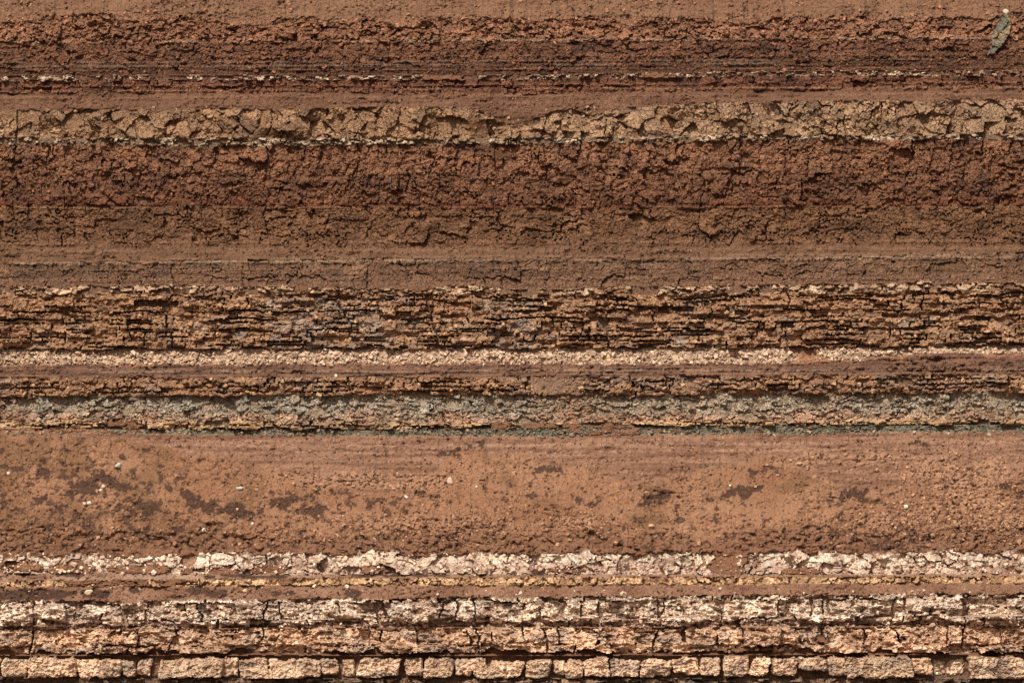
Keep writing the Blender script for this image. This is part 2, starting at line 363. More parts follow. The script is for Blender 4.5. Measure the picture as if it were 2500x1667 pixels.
def s_facet(seed, sx, sz, c1, c2, c3, off=.06, tilt=.5, crack=.03, rec=.12, lv2=(.22, .19), lv3=(.10, .08), t2=.5, t3=.5, open_=-.1, dropf=.02, vgrad=None, cover=None, soilc=None, o2=.03, smooth=.35):
    """clean-broken rock: straight-edged planar faces of several sizes"""
    def f(c):
        x, z = c.x, c.z
        wx = x + F(sx * .12) * fbm(x / F(sx), z / F(sz), 2, seed); wz = z + F(sz * .12) * fbm(x / F(sx), z / F(sz), 2, seed + 1)
        cid, e, _, _ = voronoi(wx, wz, sx, sz, seed, 1.0)
        op = np.clip(open_ + 1.7 * fbm(x * F(1.1), z * F(1.4), 3, seed + 9), 0, 1.6)
        h = stone_shape(c, cid, e, off, tilt, .05, 0, seed)
        p = fbm(x * F(.9), z * F(1.1), 3, seed + 7) + (c.rand[c.inv][..., 0] - .5) * .7
        k2 = sst(-.25 - smooth, .15 - smooth, p); k3 = sst(.05, .3, p)
        a, ca, ea = facets(x, z, lv2[0], lv2[1], seed + 5, t2, o2, .15)
        b, cb, eb = facets(x, z, lv3[0], lv3[1], seed + 6, t3, .02, .2)
        h = h + a * k2 + b * k3 * 1.2 - .03 * (1 - sst(0, .02, ea)) * k2 * sst(0, .3, fbm(x * F(1.7), z * F(1.9), 2, seed + 3))
        h = h + .05 * terr(x * F(1.4), z * F(1.8), seed + 4, 4, 3) + .007 * fbm(x * F(8), z * F(10), 3, seed + 8, .7)
        c.hs = h; c.cid = cid
        c.mask = (e > crack * op * .5) & ~drop(c, dropf)
        col = pick_mix(c, c1, c2, c3, seed + 10, .35, 1.3)
        col = col * (.92 + .16 * hash1(ca, 5) * k2)[..., None] * (.92 + .2 * hash1(cb, 6) * k3)[..., None]
        if vgrad is not None: col = vgrad(c, col)
        c.cs = col
        matrix(c, seed + 20, c1 * F(.9) if soilc is None else soilc, rec)
        if cover is not None: cover(c)
    return f
def s_lime(seed, edges, wmean, wmin, c1, c2, c3, soilc, off=.05, tilt=.12, joint=.04, rough=.03, rec=.25, bulge=.05, dropf=.01, wob=.06, warp=.08, shear=.25, cover=None, ter=.08, ter2=.04, fr=(1.5, 5.0), fac=.6, rdepth=.05, ox=-.05, oz=.1, vor=None, foot=None, hem=0.0, chunk=0.0):
    def f(c):
        x, z = c.x, c.z
        if vor is None: cid, e, dx, dz = bricks(c, edges, wmean, wmin, seed, warp, wob, shear)
        else:
            sx, sz = vor
            wx = x + F(sx * .4) * fbm(x / F(sx), z / F(sz), 3, seed); wz = z + F(sz * .4) * fbm(x / F(sx), z / F(sz), 3, seed + 1)
            cid, e, _, _ = voronoi(wx, wz, sx, sz, seed); dx = dz = e
        n1 = fbm(x * F(1.0), z * F(1.5), 3, seed + 12); n2 = fbm(x * F(.8), z * F(2.5), 3, seed + 14)
        opx = np.clip(ox + 1.8 * n1, 0, 1.6); opz = np.clip(oz + 1.9 * n2, 0, 1.7)
        h = stone_shape(c, cid, e, off, tilt, .05, 0, seed)
        h = h - F(rdepth) * np.maximum(np.clip(opx * 2, .12, 1) * (1 - np.clip(dx / .055, 0, 1)) ** 2, np.clip(opz * 2, .12, 1) * (1 - np.clip(dz / .05, 0, 1)) ** 2)
        g = fbm(x * F(1.0), z * F(1.5), 3, seed + 7)
        h = h + F(ter) * terr(x * F(fr[0]), z * F(fr[1]), seed + 3, 5) * np.clip(.8 + 1.2 * g, .15, 1.5)
        h = h + F(ter2) * terr(x * F(fr[0] * 3), z * F(fr[1] * 2.4), seed + 4, 4) * np.clip(.9 + .8 * n1, .3, 1.5)
        a, ca, ea = facets(x, z, .26, .14, seed + 5, .5, .04, .2)
        b, cb, eb = facets(x, z, .10, .065, seed + 6, .6, .018, .2)
        h = h + F(fac) * (a * np.clip(.9 - g, .2, 1.5) + b * np.clip(.9 + n2, .2, 1.5))
        h = h + F(rough) * .5 * ridge(x * F(3.2), z * F(6), 3, seed + 8) + F(rough * .8) * fbm(x * F(9), z * F(13), 3, seed + 9, .75)
        h = h - F(rough * 1.5) * sst(.2, .42, fbm(x * F(5), z * F(10), 3, seed + 11))
        h = h + F(bulge) * (1 - (2 * np.clip(c.t, 0, 1) - 1) ** 2)
        if chunk: h = h - F(chunk) * (sst(.16, .20, fbm(x * F(1.5), z * F(3.6), 4, seed + 21, .6)) + .5 * sst(.24, .28, fbm(x * F(4.5), z * F(9), 3, seed + 22, .6)))
        c.hs = h
        c.mask = (dx > joint * opx * .5) & (dz > joint * opz * .5) & ~drop(c, dropf)
        c.cid = cid
        col = pick_mix(c, c1, c2, c3, seed + 13, .35, 1.8)
        c.cs = col * (.9 + .2 * hash1(ca, 5))[..., None] * (.92 + .16 * hash1(cb, 6))[..., None]
        if foot is not None:
            k = sst(foot[1], foot[1] - .05, c.t + .22 * terr(x * F(1.3), z * F(1.5), seed + 17, 5)); c.cs = mix(c.cs, foot[0] * np.ones(3, F), k * .8); c.hs = c.hs - k * foot[2]
        if hem: c.mask = c.mask & (c.z - c.zlo > F(hem) * np.clip(.3 + 2.2 * terr(x * F(1.5), x * 0 + F(seed), seed + 18, 5), 0, 1.6))
        matrix(c, seed + 20, soilc, rec)
        if cover is not None: cover(c)
    return f
def s_rubble(seed, sx, sz, c1, c2, c3, off=.02, tilt=.6, crack=.012, rec=.05, cover=None, band=None, sub=(.07, .05)):
    """shattered fragments"""
    def f(c):
        x, z = c.x, c.z
        wx = x + F(sx * .4) * fbm(x / F(sx), z / F(sz), 2, seed); wz = z + F(sz * .4) * fbm(x / F(sx), z / F(sz), 2, seed + 1)
        cid, e, _, _ = voronoi(wx, wz, sx, sz, seed)
        h = stone_shape(c, cid, e, off, tilt, .02, .02, seed)
        a, ca, ea = facets(x, z, sub[0], sub[1], seed + 5, .7, .012, .4)
        h = h + a + .03 * fbm(x * F(1.5), z * F(3), 3, seed + 6)
        c.hs = h; c.cid = cid
        c.mask = (e > crack * np.clip(.5 + 1.4 * fbm(x * F(2), z * F(2), 2, seed + 7), 0, 1.6) * .5) & ~drop(c, .10)
        c.cs = pick_mix(c, c1, c2, c3, seed + 8, .6, 2.0) * (.85 + .3 * hash1(ca, 5))[..., None]
        matrix(c, seed + 20, c1 * F(.8), rec, .02)
        if band is not None: band(c)
        if cover is not None: cover(c)
    return f

# explicit course of big squared blocks near the foot, photograph columns: (x0, x1, proud, top row, bottom row)
BLK = [(-120,-60,0,1606,1655),(-55,2,.0,1607,1655),(6,66,.0,1608,1652),(69,186,.03,1604,1653),(187,249,-.02,1608,1655),(249,298,.05,1606,1653),(299,331,.0,1606,1654),(335,371,-.05,1606,1650),(388,545,.05,1604,1653),(544,584,-.01,1606,1652),(586,654,.01,1608,1655),(656,721,.05,1607,1657),(722,782,.04,1608,1655),(784,823,-.04,1606,1651),(835,868,-.14,1610,1650),(874,980,.05,1606,1653),(991,1033,.03,1605,1651),(1036,1108,.03,1606,1655),(1111,1150,-.03,1606,1650),(1152,1189,.02,1607,1654),(1191,1279,.03,1606,1655),(1284,1346,.0,1606,1654),(1352,1379,-.04,1607,1650),(1381,1421,-.01,1606,1652),(1426,1487,.04,1605,1655),(1489,1560,.0,1607,1648),(1563,1640,.02,1606,1654),(1642,1706,-.02,1605,1650),(1711,1755,.03,1605,1650),(1764,1829,.05,1598,1651),(1834,1879,.05,1604,1650),(1882,1911,.0,1606,1649),(1910,1946,.03,1604,1652),(1948,2017,.06,1602,1636),(2020,2066,-.04,1605,1646),(2064,2227,.06,1600,1655),(2230,2277,-.01,1604,1648),(2280,2312,-.2,1606,1648),(2316,2355,-.22,1606,1650),(2364,2500,.06,1604,1656),(2504,2590,.02,1604,1652),(2596,2700,.03,1604,1654)]
def s_blocks(c):
    x, z = c.x, c.z
    xw = x + .07 * fbm(x * F(2.2), z * F(2.2), 4, 201, .6) ; zw = z + .09 * fbm(x * F(1.9), z * F(1.9), 4, 202, .6)
    cid = np.zeros(x.shape, np.int64); e = np.full(x.shape, -1.0, F); pr = np.zeros(x.shape, F); vv = np.zeros(x.shape, F); uu = vv.copy()
    for k, (a, b, p, r0, r1) in enumerate(BLK):
        q = np.random.RandomState(k + 900).randn(5); p = p * 1.3 + .02 * q[0]
        A, B, T_, Bo = xpx(a + q[1], 1630), xpx(b + q[2], 1630), zpx(r0 + 1.6 * q[3] - 1), zpx(r1 + 1.5 * q[4]); grow = max(q[1], 0) * 1.6 - .2; A -= grow * .01; B += grow * .01; xs_ = xw + (zw - (T_ + Bo) / 2) * .16 * q[2]
        R_ = .08; qx = np.abs(xs_ - (A + B) / 2) - (B - A) / 2 - .006 + R_; qz = np.abs(zw - (T_ + Bo) / 2) - (T_ - Bo) / 2 + R_
        d = R_ - np.sqrt(np.maximum(qx, 0) ** 2 + np.maximum(qz, 0) ** 2) - np.minimum(np.maximum(qx, qz), 0)
        m = d > e
        cid[m] = k; e = np.where(m, d, e); pr = np.where(m, p, pr)
        vv = np.where(m, (zw - Bo) / (T_ - Bo), vv)
    c.cid = cid
    h = stone_shape(c, cid, np.maximum(e, 0), .02, .14, .06, .08, 203) + pr
    a, ca, ea = facets(x, z, .22, .13, 204, .35, .02, .5); b, cb, eb = facets(x, z, .08, .06, 205, .6, .012, .4)
    h = h + a + b * 1.2 + .022 * ridge(x * F(4), z * F(5), 3, 206) + .016 * fbm(x * F(9), z * F(10), 3, 207, .65) - .03 * sst(.2, .4, fbm(x * F(6), z * F(7), 3, 208))
    h = h + .05 * terr(x * F(2.2), z * F(3), 211, 4)
    c.hs = h; c.mask = e > 0.0
    c.cs = pick_mix(c, lin(222, 180, 148), lin(240, 206, 176), lin(190, 162, 142), 209, .4, 2.0) * (.88 + .24 * hash1(ca, 5))[..., None] * (.86 + .28 * hash1(cb, 6))[..., None]
    matrix(c, 210, lin(124, 90, 70), .27, .08)
def dusty(w, gaps, lap=.62):
    """soil cover that spills over a bed at given photograph columns"""
    def g(c):
        px = c.x * 100 / (1 + c.y0 / D) + 1250
        d = np.zeros(c.x.shape, F)
        for (gx, sx, gy, sy, s) in gaps:
            d = np.maximum(d, s * np.exp(-(((px - gx) / sx) ** 2 + ((c.py - gy) / sy) ** 2) ** 2))
        d = np.maximum(d, lap * sst(.80, 1.02, c.t))
        n = fbm(c.x * F(2.2), c.z * F(3.4), 5, 77 + int(w * 10), .65)
        cover_soil(c, np.clip(d * .8 + .66 * n + w, 0, 1), SOIL * F(.76), .02, 78)
    return g
def g_tan(c, col):
    px = c.x * 100 / (1 + c.y0 / D) + 1250
    k = sst(1200, 1420, px + 80 * fbm(c.x * F(.8), c.z, 3, 81))
    col = mix(col, col * lin(196, 166, 136) / lin(170, 136, 106) , k * .55)
    g = sst(.15, .45, fbm(c.x * F(.9), c.z * F(1.5), 3, 82) + .15 * k)
    return mix(col, lin(150, 122, 94) * np.ones(3, F), g * .25)
def g_red(c, col):
    t = c.t + .12 * fbm(c.x * F(.7), c.z, 3, 83)
    col = mix(col, col * np.array([.82, .79, .79], F), sst(.62, .25, t))
    hot = sst(.35, .75, t) * sst(-.1, .35, fbm(c.x * F(.8), c.z * F(1.2), 4, 84))
    col = mix(col, lin(166, 113, 79) * np.ones(3, F), hot * .42)
    return mix(col, col * np.array([.85, .62, .58], F), .7 * sst(.12, .03, c.t + .05 * fbm(c.x * F(1.2), c.z, 2, 85)))
def g_dark(c, col):
    t = c.t + .06 * fbm(c.x * F(.6), c.z, 3, 86)
    low = sst(.45, .2, t)
    col = mix(col, lin(84, 56, 43) * np.ones(3, F) * (1 + .3 * bed_lines(c.z, c.x, 9, 87))[..., None], low * .7)
    c.hs = c.hs * (1 - .45 * low) + low * .035 * bed_lines(c.z, c.x, 8, 88)
    for row, s in ((.30, .6), (.17, .5)):
        col = mix(col, lin(150, 116, 94) * np.ones(3, F), s * np.exp(-((t - row) / .02) ** 2) * sst(-.1, .3, fbm(c.x * F(1.2), c.z * F(3), 3, 89)))
    return col
def b_grey(c):
    px = c.x * 100 / (1 + c.y0 / D) + 1250
    n = fbm(c.x * F(.6), c.z * F(1.5), 4, 91)
    g = sst(-.25, .35, n + .35 * sst(.35, .7, c.t) + .15)
    g = g * (1 - .55 * np.exp(-((px - 1750) / 420) ** 2))
    c.cs = mix(c.cs, c.cs * lin(164, 156, 140) / lin(184, 162, 138), g * .9)
    low = sst(.45, .15, c.t + .1 * n)
    c.cs = mix(c.cs, c.cs * lin(210, 168, 138) / lin(190, 176, 156), low * .8)
    br = sst(120, 60, px + 60 * n) + np.exp(-((px - 1400) / 90) ** 2)
    c.cs = mix(c.cs, lin(150, 108, 82) * np.ones(3, F), np.clip(br, 0, 1) * .75)
def cov_slab(c):
    px = c.x * 100 / (1 + c.y0 / D) + 1250
    n = fbm(c.x * F(1.2), c.z * F(2), 4, 92)
    d = np.exp(-(((px - 1370) / 120) ** 2) ** 2) * .62
    cover_soil(c, d + .25 * n, lin(150, 114, 92), -.02, 93)
    gb = sst(.1, .4, fbm(c.x * F(.6), c.z * F(1.2), 3, 94))
    c.cs = mix(c.cs, c.cs * lin(176, 170, 162) / lin(196, 160, 124), gb * .6)
def cov_bluish(c):
    px = c.x * 100 / (1 + c.y0 / D) + 1250
    w = np.exp(-((px - 800) / 330) ** 2) + .9 * np.exp(-((px - 1270) / 100) ** 2) + .8 * np.exp(-((px - 1720) / 120) ** 2) + .5 * np.exp(-((px - 2300) / 200) ** 2)
    gb = sst(.25, .75, w * .6 + .6 * fbm(c.x * F(1.4), c.z * F(2.5), 4, 95)) * sst(1.1, .7, c.t)
    c.cs = mix(c.cs, c.cs * lin(176, 164, 152) / lin(190, 150, 114), gb * .8)
    c.cb = mix(c.cb, lin(108, 102, 96) * np.ones(3, F), gb * .7)
def cov_cream(c):
    px = c.x * 100 / (1 + c.y0 / D) + 1250
    n = fbm(c.x * F(1.1), c.z * F(2.2), 4, 96)
    d = np.exp(-((px - 1975 - (c.py - 860) * .8) / 34) ** 2) + sst(.45, .0, c.t) * .55 + .9 * sst(2080, 2200, px) * sst(858, 876, c.py + (px - 2350) * .02)
    c.cs = mix(c.cs, lin(188, 140, 108) * np.ones(3, F), sst(.5, .0, c.t + .2 * n) * .6)
    cover_soil(c, d + .3 * n, lin(156, 108, 80), .0, 97)

def g_drab(c, col):
    k = np.exp(-((c.t - .93) / .07) ** 2) * sst(-.25, .25, fbm(c.x * F(.7), c.z * F(2), 3, 98))
    col = mix(col, lin(176, 140, 110) * np.ones(3, F), k * .6)
    return mix(col, lin(108, 80, 66) * np.ones(3, F), .5 * sst(.1, .4, fbm(c.x * F(.5), c.z * F(1.6), 3, 99)) * sst(.2, .5, c.t))
def g_white(c, col):
    k = sst(.5, .3, c.t + .25 * fbm(c.x * F(.9), c.z * F(1.5), 3, 175)); return mix(col, lin(196, 160, 140) * np.ones(3, F), k * .7)
def g_rust(c, col):
    return mix(col, lin(150, 104, 78) * np.ones(3, F), .75 * sst(.24, .06, c.t + .1 * fbm(c.x * F(1), c.z * F(2), 3, 100)))
def cov_chalk(c):
    n = fbm(c.x * F(.9), c.z * F(1.2), 4, 171)
    d = sst(-.15, .12, n)
    c.cs = mix(c.cs, lin(150, 120, 94) * np.ones(3, F), d * .75)
def cov_crumble(c):
    n = fbm(c.x * F(.7), c.z * F(1.6), 4, 172)
    cover_soil(c, sst(.55, 1.1, c.t + .35 * n) * .8 + .15 * n, lin(150, 105, 78), .0, 173)
    c.cs = mix(c.cs, lin(170, 132, 104) * np.ones(3, F), .5 * np.exp(-((c.t - .04) / .05) ** 2) * sst(-.1, .3, fbm(c.x * F(1.3), c.z, 3, 174)))
MARL1, MARL2, MARL3 = lin(122, 74, 50), lin(142, 88, 60), lin(100, 64, 48)
STYLE = {
 'base': s_rubble(101, .40, .10, lin(124, 98, 78), lin(150, 118, 94), lin(100, 90, 80), .05, .35, .03, .10),
 'blocks': s_blocks,
 'gap': s_soil(102, [lin(128, 88, 66), lin(150, 104, 78)], .03, .03, .014, .02),
 'lower': s_lime(103, [.30], .85, .28, lin(226, 182, 150), lin(242, 204, 172), lin(200, 174, 156), lin(134, 96, 74), .085, .16, .035, .034, .24, .04, .0, ter=.12, ter2=.05, fr=(1.3, 3.0), oz=-.1, ox=.22, hem=.09, chunk=.09, fac=1.1, warp=.16, wob=.12,
     cover=dusty(.0, [(300, 60, 1540, 10, .6), (1850, 140, 1585, 10, .6), (1500, 160, 1540, 6, .55), (2000, 60, 1565, 12, .6), (900, 300, 1534, 5, .55), (2200, 300, 1531, 5, .5)])),
 'upper': s_lime(104, [.30, .86], .62, .18, lin(236, 208, 186), lin(250, 232, 218), lin(200, 178, 162), lin(150, 116, 96), .095, .15, .045, .04, .24, .05, .0, ter=.15, ter2=.06, fr=(1.3, 4.4), oz=-.1, ox=.38, chunk=.11, fac=1.0, warp=.12, wob=.1, foot=(lin(186, 150, 132), .20, .15),
     cover=dusty(-.05, [(240, 90, 1470, 6, .6), (900, 140, 1463, 5, .6)])),
 'ledge': s_soil(105, [lin(140, 96, 73), lin(168, 122, 96)], .06, .06, .02, .03, patch=[(90, 1450, 110, 16, 1), (30, 1456, 50, 12, .9), (230, 1450, 40, 16, .9), (480, 1442, 50, 14, .8), (530, 1448, 50, 14, .8), (690, 1448, 40, 10, .7), (860, 1448, 30, 14, .9), (1120, 1458, 40, 8, .8), (330, 1440, 40, 12, .6), (430, 1456, 30, 8, .8)]),
 'course': s_facet(106, .17, .17, lin(218, 168, 120), lin(238, 198, 154), lin(190, 144, 104), .03, .35, .03, .08, (.1, .08), (.06, .05), .4, .4, .0, .03, soilc=lin(140, 98, 74), o2=.015,
     cover=dusty(.0, [(60, 60, 1420, 20, .3), (190, 40, 1420, 20, .75), (350, 130, 1420, 24, .9), (700, 20, 1420, 20, .8), (60, 120, 1412, 6, .6)], .2)),
 'sill': s_soil(107, [lin(150, 108, 85), lin(186, 146, 122)], .04, .05, .02, .03, patch=[(60, 1400, 40, 10, .7), (180, 1403, 50, 8, .8), (580, 1402, 50, 8, .9), (620, 1408, 60, 6, .7), (900, 1398, 80, 12, 1.1), (960, 1402, 60, 8, .9), (1040, 1404, 80, 6, .7), (1320, 1400, 70, 6, .6), (510, 1408, 25, 8, .7), (680, 1408, 30, 8, .8)]),
 'white': s_facet(108, .46, .32, lin(240, 208, 184), lin(250, 230, 214), lin(210, 182, 164), .05, .32, .025, .10, (.2, .14), (.09, .07), .5, .5, -.12, .03, soilc=lin(160, 118, 94), vgrad=g_white, smooth=.5,
     cover=dusty(.13, [(60, 90, 1385, 20, .6), (170, 60, 1390, 22, .8), (330, 90, 1392, 14, .8), (1780, 46, 1370, 60, .95), (1000, 60, 1352, 10, .6), (1380, 60, 1392, 8, .6), (1950, 50, 1398, 10, .9), (640, 60, 1392, 14, .7), (900, 80, 1390, 10, .7), (520, 100, 1395, 10, .7)])),
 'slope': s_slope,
 'teal': s_rubble(109, .10, .05, lin(124, 114, 97), lin(146, 134, 114), lin(116, 98, 80), .008, .4, .008, .03, cover=dusty(.12, [(120, 240, 1054, 20, .7), (1500, 150, 1052, 12, .4)], .1)),
 'nodule': s_lime(110, [.5], .40, .12, lin(186, 144, 104), lin(208, 168, 128), lin(156, 124, 98), lin(134, 110, 90), .05, .2, .03, .03, .14, .05, .03, ter=.06, ter2=.03, fr=(1.8, 4), wob=.2, warp=.12, hem=.05,
     cover=dusty(.10, [(150, 60, 1040, 12, .5), (300, 60, 1034, 14, .6), (1330, 200, 1038, 14, .7), (1480, 100, 1040, 10, .6)])),
 'grey': s_rubble(111, .34, .16, lin(168, 142, 120), lin(186, 162, 140), lin(150, 126, 107), .018, .28, .014, .05, band=b_grey, sub=(.12, .07)),
 'brown_slab': s_lime(112, [.22, .48, .74], .40, .12, lin(156, 113, 82), lin(182, 138, 104), lin(142, 110, 89), lin(118, 90, 72), .05, .12, .03, .024, .14, .03, .02, wob=.06, warp=.06, ter=.045, ter2=.028, fr=(2.2, 3.8), fac=.9, cover=cov_slab),
 'lamina': s_soil(113, [lin(152, 106, 82), lin(126, 88, 72), lin(100, 71, 60)], .04, .045, .018, .035, .06, 9),
 'cream': s_rubble(114, .14, .09, lin(206, 168, 140), lin(228, 198, 174), lin(184, 148, 124), .02, .5, .014, .05, cover=cov_cream, sub=(.07, .05)),
 'slab': s_lime(115, [.10, .22, .36, .50, .58, .76, .88], .40, .12, lin(156, 114, 84), lin(184, 142, 108), lin(146, 116, 96), lin(112, 88, 74), .065, .10, .03, .022, .20, .02, .03, wob=.035, ter=.035, ter2=.025, fr=(2.4, 4.0), oz=.10, ox=.05, warp=.05, shear=.3, hem=.05, fac=.8, cover=cov_bluish),
 'ochre': s_lime(116, [.18, .42, .70, .86], .48, .14, lin(158, 115, 84), lin(186, 142, 106), lin(144, 108, 84), lin(116, 84, 66), .055, .14, .03, .028, .18, .04, .02, wob=.09, warp=.08, ter=.05, ter2=.03, fr=(2.2, 3.2), oz=.02, ox=.05, shear=.4, fac=.9, chunk=.03, cover=cov_bluish),
 'cap': s_lime(117, [], .24, .10, lin(200, 162, 128), lin(224, 192, 162), lin(166, 128, 102), lin(126, 92, 72), .05, .3, .03, .03, .07, .06, .12, vor=(.34, .15), ter=.06, ter2=.04, fr=(2.4, 4), rdepth=.09, fac=.8, ox=.1, oz=.1, cover=dusty(.14, [(1010, 50, 700, 16, .8), (60, 50, 700, 12, .4), (760, 40, 700, 14, .5), (1180, 40, 702, 14, .4)])),
 'drab': s_marl(118, .55, .34, lin(124, 88, 66), lin(142, 104, 80), lin(112, 82, 66), .02, .07, .018, .08, edges=[.35, .7], ter=.03, ter2=.02, open_=-.08, soil_foot=lin(134, 96, 74), vgrad=g_drab, fac=.35),
 'wash': s_soil(119, [lin(128, 89, 65), lin(148, 105, 78), lin(140, 100, 74)], .06, .05, .018, .03, .016, 7),
 'clay': s_marl(120, .46, .38, lin(123, 84, 59), lin(142, 99, 70), lin(112, 78, 57), .025, .10, .02, .10, edges=[.2, .4, .6, .8], ter=.035, ter2=.025, open_=.06, soil_foot=lin(130, 91, 67), vert=.03, fac=.5),
 'red': s_marl(121, .40, .42, lin(122, 82, 60), lin(142, 97, 71), lin(110, 76, 59), .035, .14, .022, .10, edges=[.16, .34, .54, .76], vgrad=g_red, ter=.04, ter2=.022, fac=.75, open_=.0, vert=.03),
 'chalk': s_lime(122, [.55], .22, .06, lin(194, 162, 134), lin(230, 206, 182), lin(150, 120, 96), lin(130, 102, 80), .04, .4, .02, .02, .06, .03, .18, vor=(.19, .10), ter=.06, ter2=.03, fr=(3, 5), fac=1.2, cover=cov_chalk),
 'tan': s_facet(123, .46, .40, lin(160, 118, 87), lin(180, 137, 103), lin(146, 110, 85), .055, .36, .025, .12, (.19, .16), (.085, .07), .55, .6, -.12, .02, vgrad=g_tan, smooth=.3),
 'bank': s_soil(124, [lin(132, 90, 68), lin(150, 105, 80), lin(120, 80, 62)], .07, .05, .018, .03, .03, 7),
 'rust': s_marl(125, .30, .16, lin(114, 72, 55), lin(136, 87, 65), lin(98, 64, 52), .025, .14, .02, .07, edges=[.5], ter=.04, ter2=.03, vgrad=g_rust),
 'thread': s_lime(126, [], .16, .05, lin(196, 162, 136), lin(226, 200, 176), lin(150, 110, 86), lin(112, 76, 59), .04, .5, .02, .02, .05, .03, .30, vor=(.15, .085), ter=.04, ter2=.03, fr=(3, 6), fac=1.2, ox=.1, oz=.1, cover=dusty(.16, [(1080, 60, 190, 14, .8), (350, 30, 192, 14, .6), (1600, 50, 186, 12, .6)])),
 'dark': s_marl(127, .34, .18, lin(116, 76, 57), lin(136, 91, 68), lin(100, 69, 55), .02, .14, .015, .06, edges=[.2, .4, .6, .8], vgrad=g_dark, ter=.035, ter2=.022, fr=(1.8, 3.4), fac=.6),
 'crumble': s_marl(128, .34, .17, lin(146, 99, 73), lin(172, 118, 87), lin(126, 87, 67), .04, .3, .025, .08, ter=.10, ter2=.055, fac=1.0, fr=(1.8, 3.4), open_=-.05, cover=cov_crumble),
 'crown': s_soil(129, [lin(148, 104, 77), lin(162, 117, 87), lin(140, 97, 73)], .06, .04, .02, .03, .012, 6),
}
GAIN = {'bank': .76, 'wash': .74, 'crown': .82, 'slope': .93, 'ledge': .92, 'sill': .92, 'lamina': .82, 'gap': .8, 'red': 1.16, 'grey': 1.25, 'upper': 1.14, 'lower': 1.08, 'blocks': 1.10, 'cream': 1.05, 'base': 1.3, 'course': 1.05, 'white': 1.08, 'tan': 1.04, 'slab': 1.12, 'ochre': 1.10, 'clay': .98, 'drab': .98, 'teal': 1.15}
PALE, ORNG, DRK, GRY_ = lin(192, 158, 130), lin(166, 116, 86), lin(72, 48, 38), lin(140, 122, 104)
STRIPES = [(105, 94, 3, PALE, .6, .03, 0, 2500), (112, 101, 3, DRK, .5, -.02, 0, 2500), (131, 122, 3, DRK, .4, -.015, 0, 2500), (142, 134, 2.5, ORNG, .35, .02, 400, 2500), (150, 141, 3, DRK, .55, -.02, 0, 2500), (155, 146, 2, GRY_, .5, .025, 0, 2300), (160, 151, 2.5, DRK, .6, -.02, 0, 2500), (164, 156, 2, GRY_, .55, .02, 0, 1900), (170, 162, 2.5, DRK, .6, -.02, 0, 2500), (175, 166, 1.8, ORNG, .5, .02, 600, 2500), (179, 169, 2.5, DRK, .5, -.015, 0, 2500),
 (206, 196, 3, DRK, .45, -.02, 0, 2500), (212, 203, 2, ORNG, .4, .02, 0, 2500), (218, 209, 2.5, DRK, .5, -.02, 0, 2500), (224, 214, 2.2, lin(180, 130, 98), .6, .03, 0, 2500), (231, 221, 3, DRK, .45, -.02, 0, 2500), (240, 229, 2.5, ORNG, .4, .015, 0, 2500), (248, 236, 3, lin(112, 74, 57), .4, -.015, 0, 2500),
 (345, 334, 4, GRY_, .3, 0, 300, 1300), (503, 500, 3, lin(96, 52, 40), .6, -.03, 0, 2500), (508, 506, 2.5, lin(160, 116, 84), .4, .03, 0, 2500), (432, 425, 3, DRK, .35, -.02, 0, 2500),
 (594, 590, 3, ORNG, .35, .02, 0, 2500), (604, 598, 3, lin(104, 73, 56), .4, -.015, 0, 2500), (614, 606, 3, lin(160, 114, 84), .4, .015, 0, 2500), (626, 613, 3, lin(104, 73, 56), .4, -.02, 0, 2500), (634, 620, 2.5, lin(160, 122, 94), .5, .02, 400, 2500), (643, 628, 2.5, PALE, .45, .03, 0, 2500), (651, 636, 3, lin(88, 62, 50), .6, -.03, 0, 2500), (662, 650, 2.5, lin(150, 112, 86), .35, .02, 0, 2500), (674, 664, 3, lin(96, 69, 56), .4, -.02, 0, 2500), (684, 676, 2.5, lin(154, 114, 90), .4, .015, 0, 2500), (692, 684, 3, lin(92, 66, 54), .4, -.02, 0, 2500),
 (897, 890, 2.5, lin(96, 66, 54), .6, -.03, 0, 2500), (903, 896, 2, lin(164, 122, 98), .5, .02, 0, 2500), (909, 902, 2, PALE, .55, .03, 200, 2500), (914, 906, 2.5, lin(84, 58, 48), .65, -.03, 0, 2500), (919, 910, 2, lin(168, 126, 100), .5, .02, 0, 2500)]
def stripes(c):
    px = c.x * 100 / (1 + c.y0 / D) + 1250; lo, hi = c.py.min(), c.py.max()
    for k, (a_, b_, w_, cc, st_, rl, x0, x1) in enumerate(STRIPES):
        if max(a_, b_) < lo - 15 or min(a_, b_) > hi + 15: continue
        row = a_ + (b_ - a_) * px / 2500 + 3.0 * fbm(c.x * F(.35), c.x * 0 + F(k * 2.3), 3, k % 17) + 1.4 * fbm(c.x * F(4), c.z * F(4), 3, k % 13 + 3)
        g = np.exp(-((c.py - row) / w_) ** 2) * sst(-.28, .12, fbm(c.x * F(.8), c.x * 0 + F(k * 5.1), 4, (k + 5) % 19, .65)) * sst(x0 - 60, x0 + 60, px) * sst(x1 + 60, x1 - 60, px)
        c.cb = mix(c.cb, cc * np.ones(3, F), g * st_); c.hb = c.hb + F(rl) * g
        if c.hs is not None: c.cs = mix(c.cs, cc * np.ones(3, F), g * st_); c.hs = c.hs + F(rl) * g
